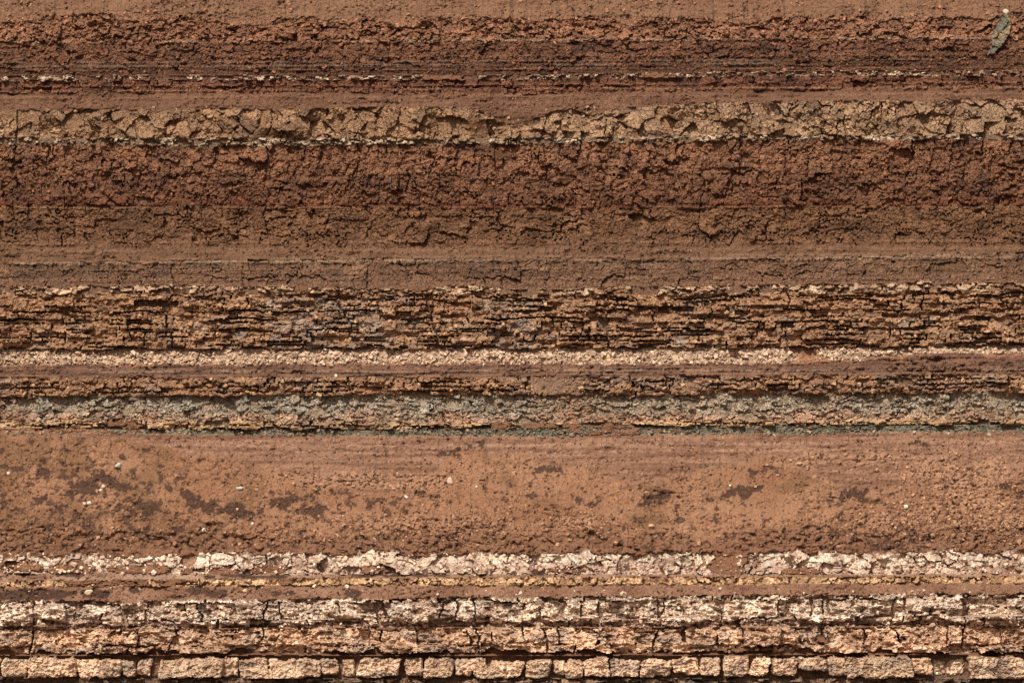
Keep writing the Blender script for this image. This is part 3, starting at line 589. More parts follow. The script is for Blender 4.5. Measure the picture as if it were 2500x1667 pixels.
for i, l in enumerate(LAY):
    name = l[0]
    lo, hi = BOUND[i], BOUND[i + 1]
    r0 = max(0, int(np.searchsorted(ZS, lo.min())) - 2); r1 = min(NZ, int(np.searchsorted(ZS, hi.max())) + 2)
    c = Ctx(); sl = slice(r0, r1)
    c.x = GX[sl]; c.z = GZ[sl]
    top = np.full_like(hi, ZS[-1]) if name == 'crown' else hi
    c.zlo = np.broadcast_to(lo, c.x.shape).astype(F); c.H = (top - lo)[None, :] * np.ones_like(c.x)
    c.t = np.clip((c.z - c.zlo) / c.H, -.2, 1.2).astype(F)
    y0, y1 = DEPTH[name]
    c.y0 = (y0 + (y1 - y0) * np.clip(c.t, 0, 1)).astype(F)
    rows = np.linspace(1780, -130, 800)
    c.py = np.interp(c.z, zpx(rows), rows).astype(F)
    c.hs = None; c.mask = None
    STYLE[name](c)
    g_ = GAIN.get(name, 1.0); c.cb = c.cb * F(g_)
    if c.hs is not None: c.cs = c.cs * F(g_)
    if name in ('dark', 'rust', 'bank', 'tan', 'red', 'clay', 'wash', 'drab', 'lamina', 'crumble', 'chalk'): stripes(c)
    big = .10 * fbm(c.x * F(.22), c.z * F(.1), 2, 5) + .05 * fbm(c.x * F(.7), c.z * F(.25), 2, 6)
    m = LAYER[sl] == i
    YB[sl][m] = (c.y0 - c.hb - big)[m]; CB[sl][m] = c.cb[m]
    if c.hs is not None:
        YS[sl][m] = (c.y0 - c.hs - big)[m]; CS[sl][m] = c.cs[m]
        ids = np.where(c.mask, c.inv, -1)
        ID[sl][m] = ids[m] + np.where(ids[m] >= 0, i * 100000, 0)

# joints that run through several beds, and soil washed down the faces
JOINTS = [(40, 240, 420, .03), (330, 262, 352, .03), (118, 350, 470, .02), (655, 255, 520, .035), (865, 350, 505, .03), (905, 505, 600, .03), (585, 510, 600, .02), (1215, 300, 470, .03), (1330, 270, 450, .02), (1040, 505, 600, .02), (1655, 330, 470, .02), (2060, 245, 350, .04), (2150, 250, 345, .02), (2210, 420, 520, .03), (2350, 250, 480, .03), (1505, 285, 345, .03), (1930, 505, 600, .02), (380, 640, 690, .03), (415, 700, 850, .03), (830, 700, 790, .03), (1050, 700, 850, .03), (1480, 700, 850, .025), (1925, 700, 845, .03), (2260, 690, 760, .025), (310, 915, 1040, .03), (850, 915, 1045, .03), (1760, 915, 1035, .03), (2345, 905, 1030, .03), (84, 1462, 1600, .03), (190, 1462, 1535, .03), (305, 1466, 1600, .025), (355, 1470, 1530, .025), (640, 1460, 1600, .03), (925, 1455, 1600, .03), (1160, 1455, 1595, .025), (1330, 1450, 1600, .035), (1610, 1450, 1600, .03), (1760, 1450, 1600, .025), (2015, 1448, 1595, .03), (2180, 1446, 1530, .025), (2360, 1446, 1600, .04)]
PX_ = GX * 100 + 1250
for k, (jx, r0, r1, w_) in enumerate(JOINTS):
    q = np.random.RandomState(k + 70); za, zb = zpx(r1), zpx(r0); xc = float(xpx(jx, (r0 + r1) / 2))
    j0, j1 = np.searchsorted(ZS, za), np.searchsorted(ZS, zb); i0, i1 = np.searchsorted(XS, xc - .8), np.searchsorted(XS, xc + .8)
    xx, zz = GX[j0:j1, i0:i1], GZ[j0:j1, i0:i1]
    path = xc + q.randn() * .12 * (zz - (za + zb) / 2) + .16 * fbm(zz * F(1.1), zz * 0 + F(k * 3.3), 3, k % 11) + .05 * terr(zz * F(4), xx * 0 + F(k * 1.7), k % 9, 3, 3)
    ww = w_ * np.clip(.75 + 1.3 * fbm(zz * F(2), zz * 0 + F(k * 2.9), 2, k % 7), 0.0, 1.8)
    m = np.abs(xx - path) < ww * .5
    ID[j0:j1, i0:i1][m] = -1
    sh = np.exp(-np.abs(xx - path) / .10) * .05; YS[j0:j1, i0:i1] += np.where(YS[j0:j1, i0:i1] < 50, sh, 0).astype(F)
wash_ = sst(.12, .42, fbm(GX * F(2.4), GZ * F(.45), 4, 151, .6) + .25 * fbm(GX * F(.4), GZ * F(.8), 2, 152))
CS = mix(CS, SOIL * F(.8) * np.ones(3, F), wash_ * .38)
del wash_, PX_

# dust settles where a stone surface leans back far enough to hold it
fz = np.gradient(YS, STEP, axis=0)
nz = fz / np.sqrt(1 + fz * fz)
dust = sst(.62, .9, nz + .25 * fbm(GX * F(2), GZ * F(2), 2, 9)) * (YS < 50)
low = np.isin(LAYER, [NAMES.index(n) for n in ('blocks', 'lower', 'upper', 'white', 'course', 'slab', 'ochre', 'cap', 'brown_slab')])
CS = mix(CS, SOIL * np.ones(3, F), dust * low * .7)
del fz, nz, dust, low

# ------------------------------------------------------------------ materials
def rock_material(name, v1=(.8, 1.2), v2=(.85, 1.15), bump=.5, fs=30, bd=.02, speck=0.0, crack=0.0, cs=6.0):
    m = bpy.data.materials.new(name); m.use_nodes = True
    n = m.node_tree.nodes; L = m.node_tree.links; b = n['Principled BSDF']
    b.inputs['Roughness'].default_value = .96; b.inputs['Specular IOR Level'].default_value = .12
    at = n.new('ShaderNodeAttribute'); at.attribute_name = 'Col'
    ge = n.new('ShaderNodeNewGeometry')
    def noise(s, d, r=.6):
        t = n.new('ShaderNodeTexNoise'); t.inputs['Scale'].default_value = s; t.inputs['Detail'].default_value = d; t.inputs['Roughness'].default_value = r
        L.new(ge.outputs['Position'], t.inputs['Vector']); return t.outputs['Fac']
    def rng(f, lo, hi, a=.3, z=.7):
        q = n.new('ShaderNodeMapRange'); L.new(f, q.inputs['Value'])
        q.inputs['From Min'].default_value = a; q.inputs['From Max'].default_value = z
        q.inputs['To Min'].default_value = lo; q.inputs['To Max'].default_value = hi; return q.outputs['Result']
    def mul(a, b_):
        q = n.new('ShaderNodeMath'); q.operation = 'MULTIPLY'; L.new(a, q.inputs[0]); L.new(b_, q.inputs[1]); return q.outputs[0]
    f1 = noise(2.5, 3); f2 = noise(fs, 3, .72); f3 = noise(fs * 3.3, 1)
    val = mul(mul(rng(f1, *v1), rng(f2, *v2)), rng(f3, .88, 1.12))
    sc = n.new('ShaderNodeVectorMath'); sc.operation = 'SCALE'; L.new(at.outputs['Color'], sc.inputs[0]); L.new(val, sc.inputs['Scale'])
    out = sc.outputs[0]
    if speck:
        vo = noise(14, 2, .8)
        mx = n.new('ShaderNodeMix'); mx.data_type = 'RGBA'; L.new(rng(vo, 0, speck, .56, .64), mx.inputs['Factor'])
        L.new(out, mx.inputs['A']); mx.inputs['B'].default_value = (.13, .085, .06, 1); out = mx.outputs['Result']
    L.new(out, b.inputs['Base Color'])
    add = n.new('ShaderNodeMath'); add.operation = 'ADD'; L.new(f2, add.inputs[0]); L.new(mul(f3, rng(f1, .3, .7)), add.inputs[1])
    if crack:
        wv = n.new('ShaderNodeTexNoise'); wv.inputs['Scale'].default_value = 4; wv.inputs['Detail'].default_value = 1; L.new(ge.outputs['Position'], wv.inputs['Vector'])
        ws = n.new('ShaderNodeVectorMath'); ws.operation = 'MULTIPLY_ADD'; L.new(wv.outputs['Color'], ws.inputs[0]); ws.inputs[1].default_value = (.22, .22, .22); L.new(ge.outputs['Position'], ws.inputs[2])
        acc = add.outputs[0]
        for sc_, am in ((cs * 1.5, 1.0),):
            vo = n.new('ShaderNodeTexVoronoi'); vo.feature = 'DISTANCE_TO_EDGE'; vo.inputs['Scale'].default_value = sc_; L.new(ws.outputs[0], vo.inputs['Vector'])
            k_ = mul(rng(vo.outputs['Distance'], 0, crack * am, 0.0, .09), rng(f1, .1, 1, .35, .6))
            q = n.new('ShaderNodeMath'); q.operation = 'ADD'; L.new(acc, q.inputs[0]); L.new(k_, q.inputs[1]); acc = q.outputs[0]
        add = q
    bp = n.new('ShaderNodeBump'); bp.inputs['Strength'].default_value = bump; bp.inputs['Distance'].default_value = bd
    L.new(add.outputs[0], bp.inputs['Height']); L.new(bp.outputs['Normal'], b.inputs['Normal'])
    return m
M_SOIL = rock_material('earth', (.84, 1.16), (.74, 1.24), 1.0, 14, .045, .32, .5, 4.0)
M_MARL = rock_material('marl', (.84, 1.16), (.76, 1.22), .95, 18, .04, 0, 1.2, 5.0)
M_LIME = rock_material('limestone', (.86, 1.14), (.78, 1.18), .85, 16, .04, .38, .5, 4.0)
M_CHIP = rock_material('shard', (.9, 1.1), (.9, 1.1), .3, 40, .01)

# ------------------------------------------------------------------ mesh building
col = scene.collection
def mesh_obj(name, V, quads, C, mat, parent=None, tris=None, smooth=False):
    me = bpy.data.meshes.new(name)
    nq = len(quads); nt = 0 if tris is None else len(tris)
    me.vertices.add(len(V)); me.vertices.foreach_set('co', np.ascontiguousarray(V, F).ravel())
    loops = quads.ravel() if nt == 0 else np.concatenate([quads.ravel(), tris.ravel()])
    me.loops.add(len(loops)); me.loops.foreach_set('vertex_index', loops.astype(np.int32))
    st = np.concatenate([np.arange(nq) * 4, nq * 4 + np.arange(nt) * 3]).astype(np.int32)
    me.polygons.add(nq + nt); me.polygons.foreach_set('loop_start', st)
    me.polygons.foreach_set('use_smooth', np.full(nq + nt, smooth, bool))
    at = me.attributes.new('Col', 'FLOAT_COLOR', 'POINT')
    at.data.foreach_set('color', np.concatenate([C, np.ones((len(C), 1), F)], 1).astype(F).ravel())
    me.materials.append(mat); me.update(calc_edges=True)
    o = bpy.data.objects.new(name, me); col.objects.link(o)
    if parent: o.parent = parent
    return o

IDX = np.arange(NX * NZ).reshape(NZ, NX)
m4 = (ID[:-1, :-1] >= 0) & (ID[1:, :-1] >= 0) & (ID[:-1, 1:] >= 0) & (ID[1:, 1:] >= 0)
lay4 = (LAYER[:-1, :-1] == LAYER[1:, :-1]) & (LAYER[:-1, :-1] == LAYER[1:, 1:]) & (LAYER[:-1, :-1] == LAYER[:-1, 1:])
QS = np.where(m4 & lay4, ID[:-1, :-1], -1)
# drop slivers: pieces of fewer than 6 quads go back to the bed behind them
u, inv, cnt = np.unique(QS, return_inverse=True, return_counts=True)
inv = inv.reshape(QS.shape); QS = np.where((cnt < 6)[inv], -1, QS)
QV = np.stack([IDX[:-1, :-1], IDX[:-1, 1:], IDX[1:, 1:], IDX[1:, :-1]], -1)
con = ~lay4
touch = np.zeros((NZ, NX), bool)
for a_, b_ in ((slice(None, -1), slice(None, -1)), (slice(1, None), slice(None, -1)), (slice(None, -1), slice(1, None)), (slice(1, None), slice(1, None))):
    touch[a_, b_] |= con
touch &= ID >= 0
YB = np.where(touch, YS, YB); CB = np.where(touch[..., None], CS, CB)
flatx, flatz = GX.ravel(), GZ.ravel()
yb, ysf = YB.ravel(), YS.ravel(); cbf, csf = CB.reshape(-1, 3), CS.reshape(-1, 3)
YF = np.where(ID >= 0, np.minimum(YS, YB), YB)      # the visible face

def stone_mesh(quads):
    """a stone: its broken front and its flanks running back into the bed"""
    vid, inv = np.unique(quads, return_inverse=True); q = inv.reshape(-1, 4)
    V = np.stack([flatx[vid], ysf[vid], flatz[vid]], 1); C = csf[vid]
    ed = np.concatenate([q[:, [0, 1]], q[:, [1, 2]], q[:, [2, 3]], q[:, [3, 0]]])
    n = len(vid); key = ed[:, 0].astype(np.int64) * n + ed[:, 1]; rev = ed[:, 1].astype(np.int64) * n + ed[:, 0]
    bd = ed[~np.isin(key, rev)]
    bv, binv = np.unique(bd, return_inverse=True); binv = binv.reshape(-1, 2)
    VB = V[bv].copy(); VB[:, 1] = np.maximum(yb[vid[bv]], VB[:, 1] + .08) + .06
    sk = np.stack([bd[:, 1], bd[:, 0], n + binv[:, 0], n + binv[:, 1]], 1)
    return np.concatenate([V, VB]), np.concatenate([q, sk]), np.concatenate([C, C[bv]])

INFO = {  # name, label, category, material, piece name
 'base': ('rubble_bed', 'dark broken rubble under the big squared blocks at the foot of the cliff', 'rock bed', M_MARL, 'stone'),
 'blocks': ('limestone_bed', 'lowest course of big separate pale limestone blocks with dark gaps', 'rock bed', M_LIME, 'stone'),
 'gap': ('soil_seam', 'shadowed brown soil seam on top of the lowest block course', 'soil', M_SOIL, None),
 'lower': ('limestone_bed', 'peach limestone bed directly above the lowest course of separate blocks', 'rock bed', M_LIME, 'stone'),
 'upper': ('limestone_bed', 'thick white jointed limestone bed directly below the lowest soil ledge', 'rock bed', M_LIME, 'stone'),
 'ledge': ('soil_ledge', 'brown soil ledge with damp dark patches on top of the white jointed limestone', 'soil', M_SOIL, None),
 'course': ('limestone_bed', 'thin course of small orange tan stones between two soil ledges', 'rock bed', M_LIME, 'stone'),
 'sill': ('soil_ledge', 'narrow pinkish soil ledge above the thin orange tan stone course', 'soil', M_SOIL, None),
 'white': ('limestone_bed', 'broken white limestone bed at the foot of the big soil slope', 'rock bed', M_LIME, 'stone'),
 'slope': ('soil_slope', 'broad smooth red brown soil slope with dark damp patches', 'soil', M_SOIL, None),
 'teal': ('clay_seam', 'thin grey green clay seam along the top of the broad soil slope', 'clay', M_MARL, 'fragment'),
 'nodule': ('limestone_bed', 'thin knobbly tan stone ledge just above the grey green clay seam', 'rock bed', M_LIME, 'stone'),
 'grey': ('marl_bed', 'grey green shattered marl band under the brown slab bed', 'rock bed', M_MARL, 'fragment'),
 'brown_slab': ('sandstone_bed', 'brown slab bed interrupted by a rubble gap near the middle', 'rock bed', M_LIME, 'slab'),
 'lamina': ('soil_ledge', 'dark finely layered brown soil ledge under the cream rubble band', 'soil', M_SOIL, None),
 'cream': ('rubble_bed', 'bright cream band of crushed stone below the overhanging ochre slabs', 'rock bed', M_LIME, 'fragment'),
 'slab': ('sandstone_bed', 'thin stacked ochre slabs with bluish patches overhanging the cream rubble', 'rock bed', M_LIME, 'slab'),
 'ochre': ('sandstone_bed', 'lumpy ochre stone bed between the pale nodules and the stacked slabs', 'rock bed', M_LIME, 'stone'),
 'cap': ('limestone_bed', 'wavy line of pale nodules capping the ochre stone beds', 'rock bed', M_LIME, 'nodule'),
 'drab': ('marl_bed', 'dull grey brown marl bed above the line of pale nodules', 'rock bed', M_MARL, 'block'),
 'wash': ('soil_ledge', 'smooth brown soil wash below the cracked brown clay wall', 'soil', M_SOIL, None),
 'clay': ('marl_bed', 'brown cracked clay wall below the dark red blocky layer', 'rock bed', M_MARL, 'block'),
 'red': ('marl_bed', 'thick dark red blocky layer with vertical cracks', 'rock bed', M_MARL, 'block'),
 'chalk': ('limestone_bed', 'thin whitish stone line along the underside of the angular tan rock', 'rock bed', M_LIME, 'stone'),
 'tan': ('marl_bed', 'angular tan rock bed with large broken facets in the upper cliff', 'rock bed', M_MARL, 'block'),
 'bank': ('soil_ledge', 'smooth reddish soil bank on top of the angular tan rock', 'soil', M_SOIL, None),
 'rust': ('marl_bed', 'rust red crumbly band just below the thin white stone line near the top', 'rock bed', M_MARL, 'block'),
 'thread': ('limestone_bed', 'thin broken white stone line within the dark red upper layers', 'rock bed', M_LIME, 'stone'),
 'dark': ('marl_bed', 'dark red brown layered marl below the crumbly top rubble', 'rock bed', M_MARL, 'block'),
 'crumble': ('rubble_bed', 'crumbly orange brown rubble band just below the top soil', 'rock bed', M_MARL, 'fragment'),
 'crown': ('soil_slope', 'tan brown soil along the top edge of the picture', 'soil', M_SOIL, None),
}
MAXP = 290
nstones = 0
for i, l in enumerate(LAY):
    nm, label, cat, mat, piece = INFO[l[0]]
    sel = (LAYER[:-1, :-1] == i) & (QS < 0)
    q = QV[sel]
    vid, inv = np.unique(q, return_inverse=True)
    bed = mesh_obj(nm, np.stack([flatx[vid], yb[vid], flatz[vid]], 1), inv.reshape(-1, 4), cbf[vid],
                   M_SOIL if piece and mat is M_LIME else mat, smooth=(piece is None))
    bed['label'] = label; bed['kind'] = 'structure'
    if not piece: continue
    s2 = (QS >= i * 100000) & (QS < (i + 1) * 100000)
    ids = QS[s2]; qq = QV[s2]
    order = np.argsort(ids, kind='stable'); ids = ids[order]; qq = qq[order]
    u, st, ct = np.unique(ids, return_index=True, return_counts=True)
    rank = np.argsort(-ct)
    keep = set(rank[:MAXP].tolist())
    rest = []
    for k in range(len(u)):
        V, Q, C = stone_mesh(qq[st[k]:st[k] + ct[k]])
        if k in keep and ct[k] >= 12:
            mesh_obj(piece, V, Q, C, mat, bed); nstones += 1
        else: rest.append((V, Q, C))
    if rest:
        n = 0; VV, QQ, CC = [], [], []
        for V, Q, C in rest:
            VV.append(V); QQ.append(Q + n); CC.append(C); n += len(V)
        o = mesh_obj('small_fragments', np.concatenate(VV), np.concatenate(QQ), np.concatenate(CC), mat, bed)
        o['kind'] = 'stuff'

# ------------------------------------------------------------------ loose chips lying on the ledges and slopes
def face_y(x, z):
    i = np.clip(((x - XS[0]) / STEP).astype(int), 0, NX - 1); j = np.clip(((z - ZS[0]) / STEP).astype(int), 0, NZ - 1)
    return YF[j, i]
CUBE_V = np.array([[-1,-1,-1],[1,-1,-1],[1,1,-1],[-1,1,-1],[-1,-1,1],[1,-1,1],[1,1,1],[-1,1,1]], F)
CUBE_Q = np.array([[0,3,2,1],[4,5,6,7],[0,1,5,4],[1,2,6,5],[2,3,7,6],[3,0,4,7]])
def chips(name, label, spots, smin, smax, cols, seed, sink=.2):
    """spots: list of (px, py, sx, sy, count); one joined scatter of angular shards"""
    r = np.random.RandomState(seed); P = []
    for (gx, gy, sx, sy, n, kind) in spots:
        if kind == 'g': a = np.stack([gx + r.randn(n) * sx, gy + r.randn(n) * sy], 1)
        else: a = np.stack([gx + (r.rand(n) * 2 - 1) * sx, gy + (r.rand(n) * 2 - 1) * sy], 1)
        P.append(a)
    P = np.concatenate(P); n = len(P)
    x = xpx(P[:, 0], P[:, 1]); z = zpx(P[:, 1])
    keep = np.abs(x) < 14.2; x = x[keep]; z = z[keep]; n = len(x)
    y = face_y(x, z)
    s = smin * (smax / smin) ** (r.rand(n) ** 2.2)
    dim = np.stack([s * (.7 + .6 * r.rand(n)), s * (.5 + .5 * r.rand(n)), s * (.3 + .45 * r.rand(n))], 1)
    V = CUBE_V[None] * (1 + .45 * (r.rand(n, 8, 3) - .5)) * dim[:, None] * .5
    V[:, 4:, :2] *= (.45 + .5 * r.rand(n, 1, 1))
    A = r.rand(n) * 6.283; B = r.randn(n) * .5 + .6; Cc = r.randn(n) * .6
    def rot(ax, an):
        m = np.zeros((n, 3, 3)); c_, s_ = np.cos(an), np.sin(an); i, j = [(1, 2), (0, 2), (0, 1)][ax]
        m[:, ax, ax] = 1; m[:, i, i] = c_; m[:, j, j] = c_; m[:, i, j] = -s_; m[:, j, i] = s_; return m
    R = rot(0, B) @ rot(1, Cc) @ rot(2, A)
    V = np.einsum('nij,nvj->nvi', R, V) + np.stack([x, y - s * sink + .0, z], 1)[:, None]
    Q = CUBE_Q[None] + (np.arange(n) * 8)[:, None, None]
    k = r.rand(n); cc = cols[0][None] * (1 - k[:, None]) + cols[1][None] * k[:, None]; cc = cc * (.8 + .4 * r.rand(n, 1))
    o = mesh_obj(name, V.reshape(-1, 3), Q.reshape(-1, 4), np.repeat(cc, 8, 0).astype(F), M_CHIP)
    o['label'] = label; o['kind'] = 'stuff'; return o

chips('loose_chips', 'pale crushed stone chips lying on the cream band', [(860, 874, 1060, 15, 2300, 'u'), (2050, 868, 60, 12, 120, 'u'), (2250, 856, 260, 6, 240, 'u')], .025, .12, (lin(186, 148, 122), lin(224, 192, 166)), 1)
chips('loose_chips', 'tan chips strewn over the broad soil slope', [(930, 1174, 150, 14, 420, 'g'), (2340, 1150, 120, 34, 420, 'g'), (2360, 1215, 90, 40, 1200, 'g'), (2300, 1270, 120, 26, 700, 'g'), (2060, 1125, 220, 20, 260, 'g'), (1050, 1280, 170, 22, 700, 'g'), (1420, 1275, 50, 14, 220, 'g'), (2150, 1266, 140, 20, 420, 'g'), (2440, 1280, 60, 30, 420, 'g'), (1250, 1310, 1400, 24, 900, 'u'), (1250, 1200, 1400, 110, 400, 'u')], .02, .11, (lin(132, 90, 66), lin(192, 144, 110)), 2, .05)
chips('loose_chips', 'grey green marl shards on the shattered marl band', [(1250, 1000, 1400, 30, 1200, 'u'), (1250, 1056, 1400, 6, 400, 'u')], .025, .11, (lin(132, 116, 98), lin(178, 154, 132)), 3, .05)
chips('loose_chips', 'orange brown crumbs on the top rubble band', [(1250, 74, 1400, 32, 1500, 'u'), (1250, 20, 1400, 20, 500, 'u')], .025, .13, (lin(126, 84, 62), lin(178, 122, 92)), 4, .05)
chips('loose_chips', 'tan shards on the angular tan rock bed', [(1250, 300, 1400, 36, 420, 'u'), (1420, 290, 60, 16, 120, 'g'), (2100, 295, 400, 28, 420, 'u')], .03, .15, (lin(128, 98, 73), lin(172, 134, 102)), 5, .05)
chips('loose_chips', 'red crumbs on the dark red layers', [(1250, 430, 1400, 70, 2200, 'u'), (1250, 140, 1400, 40, 1800, 'u'), (1250, 212, 1400, 12, 700, 'u')], .025, .10, (lin(100, 62, 46), lin(158, 98, 68)), 6)
chips('loose_chips', 'whitish shards among the broken white limestone', [(1250, 1375, 1400, 24, 900, 'u'), (1250, 1440, 1400, 12, 50, 'u'), (1250, 1500, 1400, 30, 500, 'u')], .03, .13, (lin(206, 166, 138), lin(244, 214, 192)), 7)
chips('loose_chips', 'brown shards in the ochre and brown slab beds', [(1250, 780, 1400, 60, 1800, 'u'), (1250, 945, 1400, 22, 900, 'u')], .03, .12, (lin(140, 100, 70), lin(204, 158, 116)), 8)

chips('soil_crumbs', 'small soil crumbs scattered over the slopes and ledges', [(1250, 1200, 1400, 140, 5200, 'u'), (1250, 1300, 1400, 40, 1600, 'u'), (1250, 12, 1400, 30, 1000, 'u'), (1250, 246, 1400, 16, 800, 'u'), (1250, 618, 1400, 18, 1100, 'u'), (1250, 680, 1400, 14, 500, 'u'), (1250, 1444, 1400, 14, 700, 'u'), (1250, 1405, 1400, 6, 260, 'u'), (1250, 905, 1400, 13, 900, 'u')], .018, .075, (lin(96, 66, 50), lin(152, 106, 80)), 9, .1)

# ------------------------------------------------------------------ single stones lying on the soil
def pebble(px, py, w, h, colr, label, seed, name='pebble', cat='stone', flat=.7, ang=0, group=None, sink=.25):
    r = np.random.RandomState(seed)
    me = bpy.data.meshes.new(name)
    import bmesh
    bm = bmesh.new(); bmesh.ops.create_icosphere(bm, subdivisions=2, radius=1)
    pl = [(Vector(r.randn(3)).normalized(), .62 + .25 * r.rand()) for _ in range(9)]
    for v in bm.verts:
        for n_, d_ in pl:
            k = v.co.dot(n_) - d_
            if k > 0: v.co -= n_ * k * .85
        v.co *= 1 + .05 * r.randn()
    ca, sa = math.cos(ang), math.sin(ang)
    for v in bm.verts:
        x_, y_, z_ = v.co.x * w * .0057, v.co.y * w * .005 * flat, v.co.z * h * .0057
        v.co = (x_ * ca - z_ * sa, y_, x_ * sa + z_ * ca)
    bm.to_mesh(me); bm.free()
    at = me.attributes.new('Col', 'FLOAT_COLOR', 'POINT')
    at.data.foreach_set('color', np.tile(np.append(colr, 1).astype(F), len(me.vertices)))
    me.materials.append(M_CHIP)
    for p in me.polygons: p.use_smooth = False
    o = bpy.data.objects.new(name, me); col.objects.link(o)
    x = float(xpx(px, py)); z = float(zpx(py)); y = float(face_y(np.array([x]), np.array([z]))[0])
    o.location = (x, y - w * .005 * flat * (1 - sink * 2), z)
    o['label'] = label; o['category'] = cat
    if group: o['group'] = group
    return o
WHT, GRY, PNK, TAN = lin(232, 224, 206), lin(196, 192, 176), lin(230, 196, 172), lin(206, 160, 118)
PEB = [(289,1136,17,13,GRY,'largest pale grey pebble on the soil slope, at upper left of the dark patches',.5),
 (252,1187,9,8,PNK,'pinkish pebble on the dark damp patch, upper one of a touching pair',.2),
 (245,1196,8,6,WHT,'small white pebble just below the pinkish one on the dark damp patch',.4),
 (218,1228,10,9,WHT,'round white pebble on bare soil below the left dark patch',0),
 (206,1229,8,9,PNK,'small pink pebble immediately left of a round white pebble on the soil',-.5),
 (586,1191,17,9,GRY,'flat light grey pebble lying alone between dark patches, left of centre',0),
 (1098,1173,16,18,PNK,'pinkish angular stone on the slope right of the chip band, near the centre',.4),
 (992,1213,11,7,WHT,'small white pebble below the pinkish angular stone near the centre',-.6),
 (1163,1188,6,6,WHT,'tiny white pebble right of the pinkish angular stone',0),
 (1952,1131,14,7,TAN,'flat tan stone lying high on the slope, right of centre',0),
 (1783,1185,6,6,WHT,'tiny white pebble under the tan chips, right of centre',0),
 (2211,1236,11,11,WHT,'bright white cube-like pebble beside a dark patch on the right slope',.3),
 (498,1294,9,11,WHT,'white pebble above the dark crumbly foot of the slope, at left',.5),
 (616,1278,8,7,WHT,'white pebble under the dark patches, left of centre',.2),
 (215,1446,22,14,lin(238, 200, 158),'tilted cream slab standing in the soil ledge at lower left',.6),
 (598,1442,14,9,lin(228, 186, 140),'cream stone resting below the thin orange course',.1),
 (1856,1601,12,10,WHT,'small white stone lying on top of a lowest-course block',.1),
 (2290,1644,7,8,WHT,'tiny white stone at the foot of the recessed dark niche, lower right',0),
 (820,917,7,10,WHT,'white chip standing on the brown slab bed, left of centre',.3),
 (700,1305,14,11,lin(196, 146, 104),'tan stone in the crumbly foot of the slope, left of centre',.2),
 (1590,1284,16,12,lin(214, 166, 128),'tan stone in the crumbly foot of the slope, right of centre',.1),
 (21,1155,10,9,PNK,'pinkish pebble near the left edge of the soil slope',.2),
 (2455,30,15,16,lin(196, 190, 166),'pale stone sitting on top of the grey wedge at upper right',.1),
 (1483,872,14,16,lin(226, 182, 120),'yellowish lump in the cream rubble band, near the centre',.1)]
for k, (px, py, w, h, cc, lab, an) in enumerate(PEB):
    pebble(px, py, w, h, cc, lab, 300 + k, 'stone' if w > 12 else 'pebble', ang=an)

# grey wedge of clay slumped across the top rubble at upper right
OUT = np.array([(2444, 40), (2458, 36), (2467, 44), (2468, 66), (2462, 88), (2450, 106), (2436, 124), (2422, 134), (2408, 138), (2412, 122), (2420, 108), (2416, 92), (2421, 80), (2428, 66), (2436, 52)], float)
wx0, wz0 = xpx(OUT[:, 0], OUT[:, 1]), zpx(OUT[:, 1])
i0, i1 = np.searchsorted(XS, wx0.min()) - 2, np.searchsorted(XS, wx0.max()) + 2; j0, j1 = np.searchsorted(ZS, wz0.min()) - 2, np.searchsorted(ZS, wz0.max()) + 2
gx_, gz_ = GX[j0:j1, i0:i1], GZ[j0:j1, i0:i1]
px_, pz_ = gx_ + .05 * fbm(gx_ * F(6), gz_ * F(6), 3, 61), gz_ + .05 * fbm(gx_ * F(6), gz_ * F(6), 3, 62)
ins = np.zeros(gx_.shape, bool)
for k in range(len(OUT)):
    xa, za, xb, zb = wx0[k - 1], wz0[k - 1], wx0[k], wz0[k]
    ins ^= ((za > pz_) != (zb > pz_)) & (px_ < (xb - xa) * (pz_ - za) / (zb - za + 1e-9) + xa)
fa, fc, fe = facets(gx_, gz_, .24, .3, 63, .35, .03, .15)
ysf_w = np.interp(gz_, [zpx(140), zpx(30)], [6.30, 6.72]).astype(F) - .12 - fa - .02 * fbm(gx_ * F(8), gz_ * F(8), 3, 64, .7)
cw = mix(lin(124, 116, 98) * np.ones(gx_.shape + (3,), F), lin(172, 140, 108), sst(-.1, .35, fbm(gx_ * F(2), gz_ * F(2.5), 3, 65)) * sst(zpx(120), zpx(80), gz_)) * (.85 + .3 * hash1(fc, 3))[..., None]
n_ = ins.size; ii = np.arange(n_).reshape(ins.shape)
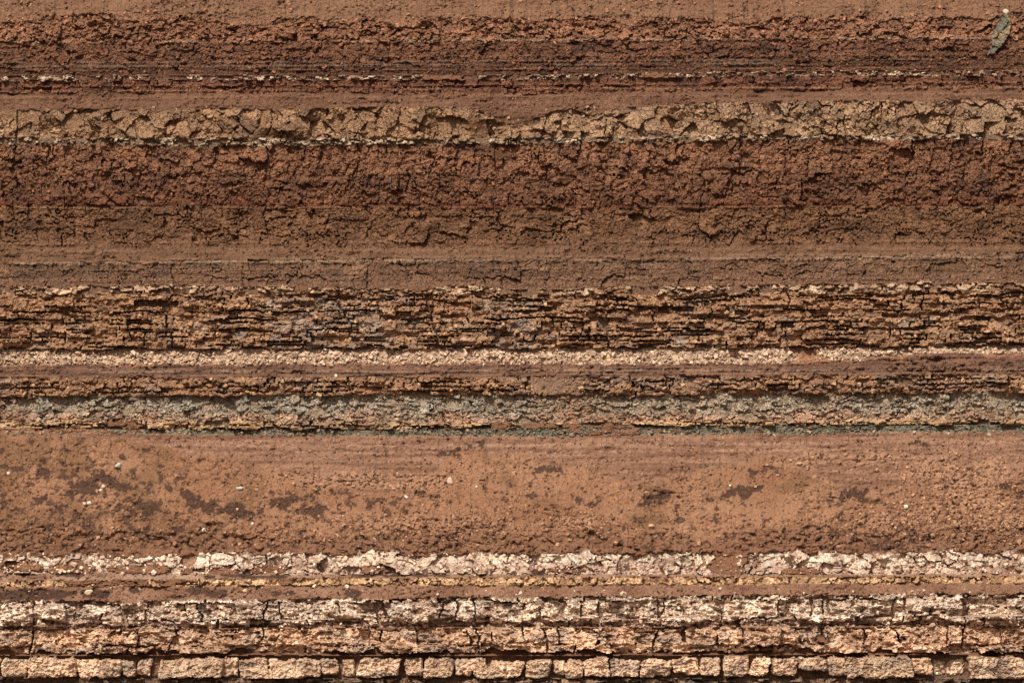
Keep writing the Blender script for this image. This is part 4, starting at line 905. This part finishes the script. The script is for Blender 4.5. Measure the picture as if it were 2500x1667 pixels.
ok = ins[:-1, :-1] & ins[1:, :-1] & ins[:-1, 1:] & ins[1:, 1:]
q = np.stack([ii[:-1, :-1], ii[:-1, 1:], ii[1:, 1:], ii[1:, :-1]], -1)[ok]
vid, inv = np.unique(q, return_inverse=True); q = inv.reshape(-1, 4)
V = np.stack([gx_.ravel()[vid], ysf_w.ravel()[vid], gz_.ravel()[vid]], 1); C = cw.reshape(-1, 3)[vid]
ed = np.concatenate([q[:, [0, 1]], q[:, [1, 2]], q[:, [2, 3]], q[:, [3, 0]]]); n = len(vid)
bd = ed[~np.isin(ed[:, 0].astype(np.int64) * n + ed[:, 1], ed[:, 1].astype(np.int64) * n + ed[:, 0])]
bv, binv = np.unique(bd, return_inverse=True); binv = binv.reshape(-1, 2)
VB = V[bv].copy(); VB[:, 1] += .4
sk = np.stack([bd[:, 1], bd[:, 0], n + binv[:, 0], n + binv[:, 1]], 1)
wedge = mesh_obj('clay_wedge', np.concatenate([V, VB]), np.concatenate([q, sk]), np.concatenate([C, C[bv]]), M_MARL)
wedge['label'] = 'grey green wedge of slumped clay slanting across the top rubble at upper right'; wedge['category'] = 'clay'

# ------------------------------------------------------------------ quarry floor in front of the cliff
gn = 60; gx = np.linspace(-1, 1, gn) ** 3 * 900; gy = np.concatenate([[2.0], -np.linspace(0, 1, gn) ** 2.5 * 900 + 0.5])
Xg, Yg = np.meshgrid(gx, gy)
Zg = -0.75 - .25 * sst(0, 6, -Yg) + .08 * fbm((Xg * .3).astype(F), (Yg * .3).astype(F), 3, 4) - .3 * (Yg > 1)
I2 = np.arange(Xg.size).reshape(Xg.shape)
Qg = np.stack([I2[:-1, :-1], I2[1:, :-1], I2[1:, 1:], I2[:-1, 1:]], -1).reshape(-1, 4)
g = mesh_obj('ground', np.stack([Xg, Yg, Zg], -1).reshape(-1, 3), Qg, np.tile(lin(120, 88, 68), (Xg.size, 1)).astype(F), M_SOIL, smooth=True)
g['label'] = 'brown earth floor in front of the cliff'; g['kind'] = 'structure'
print('stones', nstones, 'grid', NX, NZ)
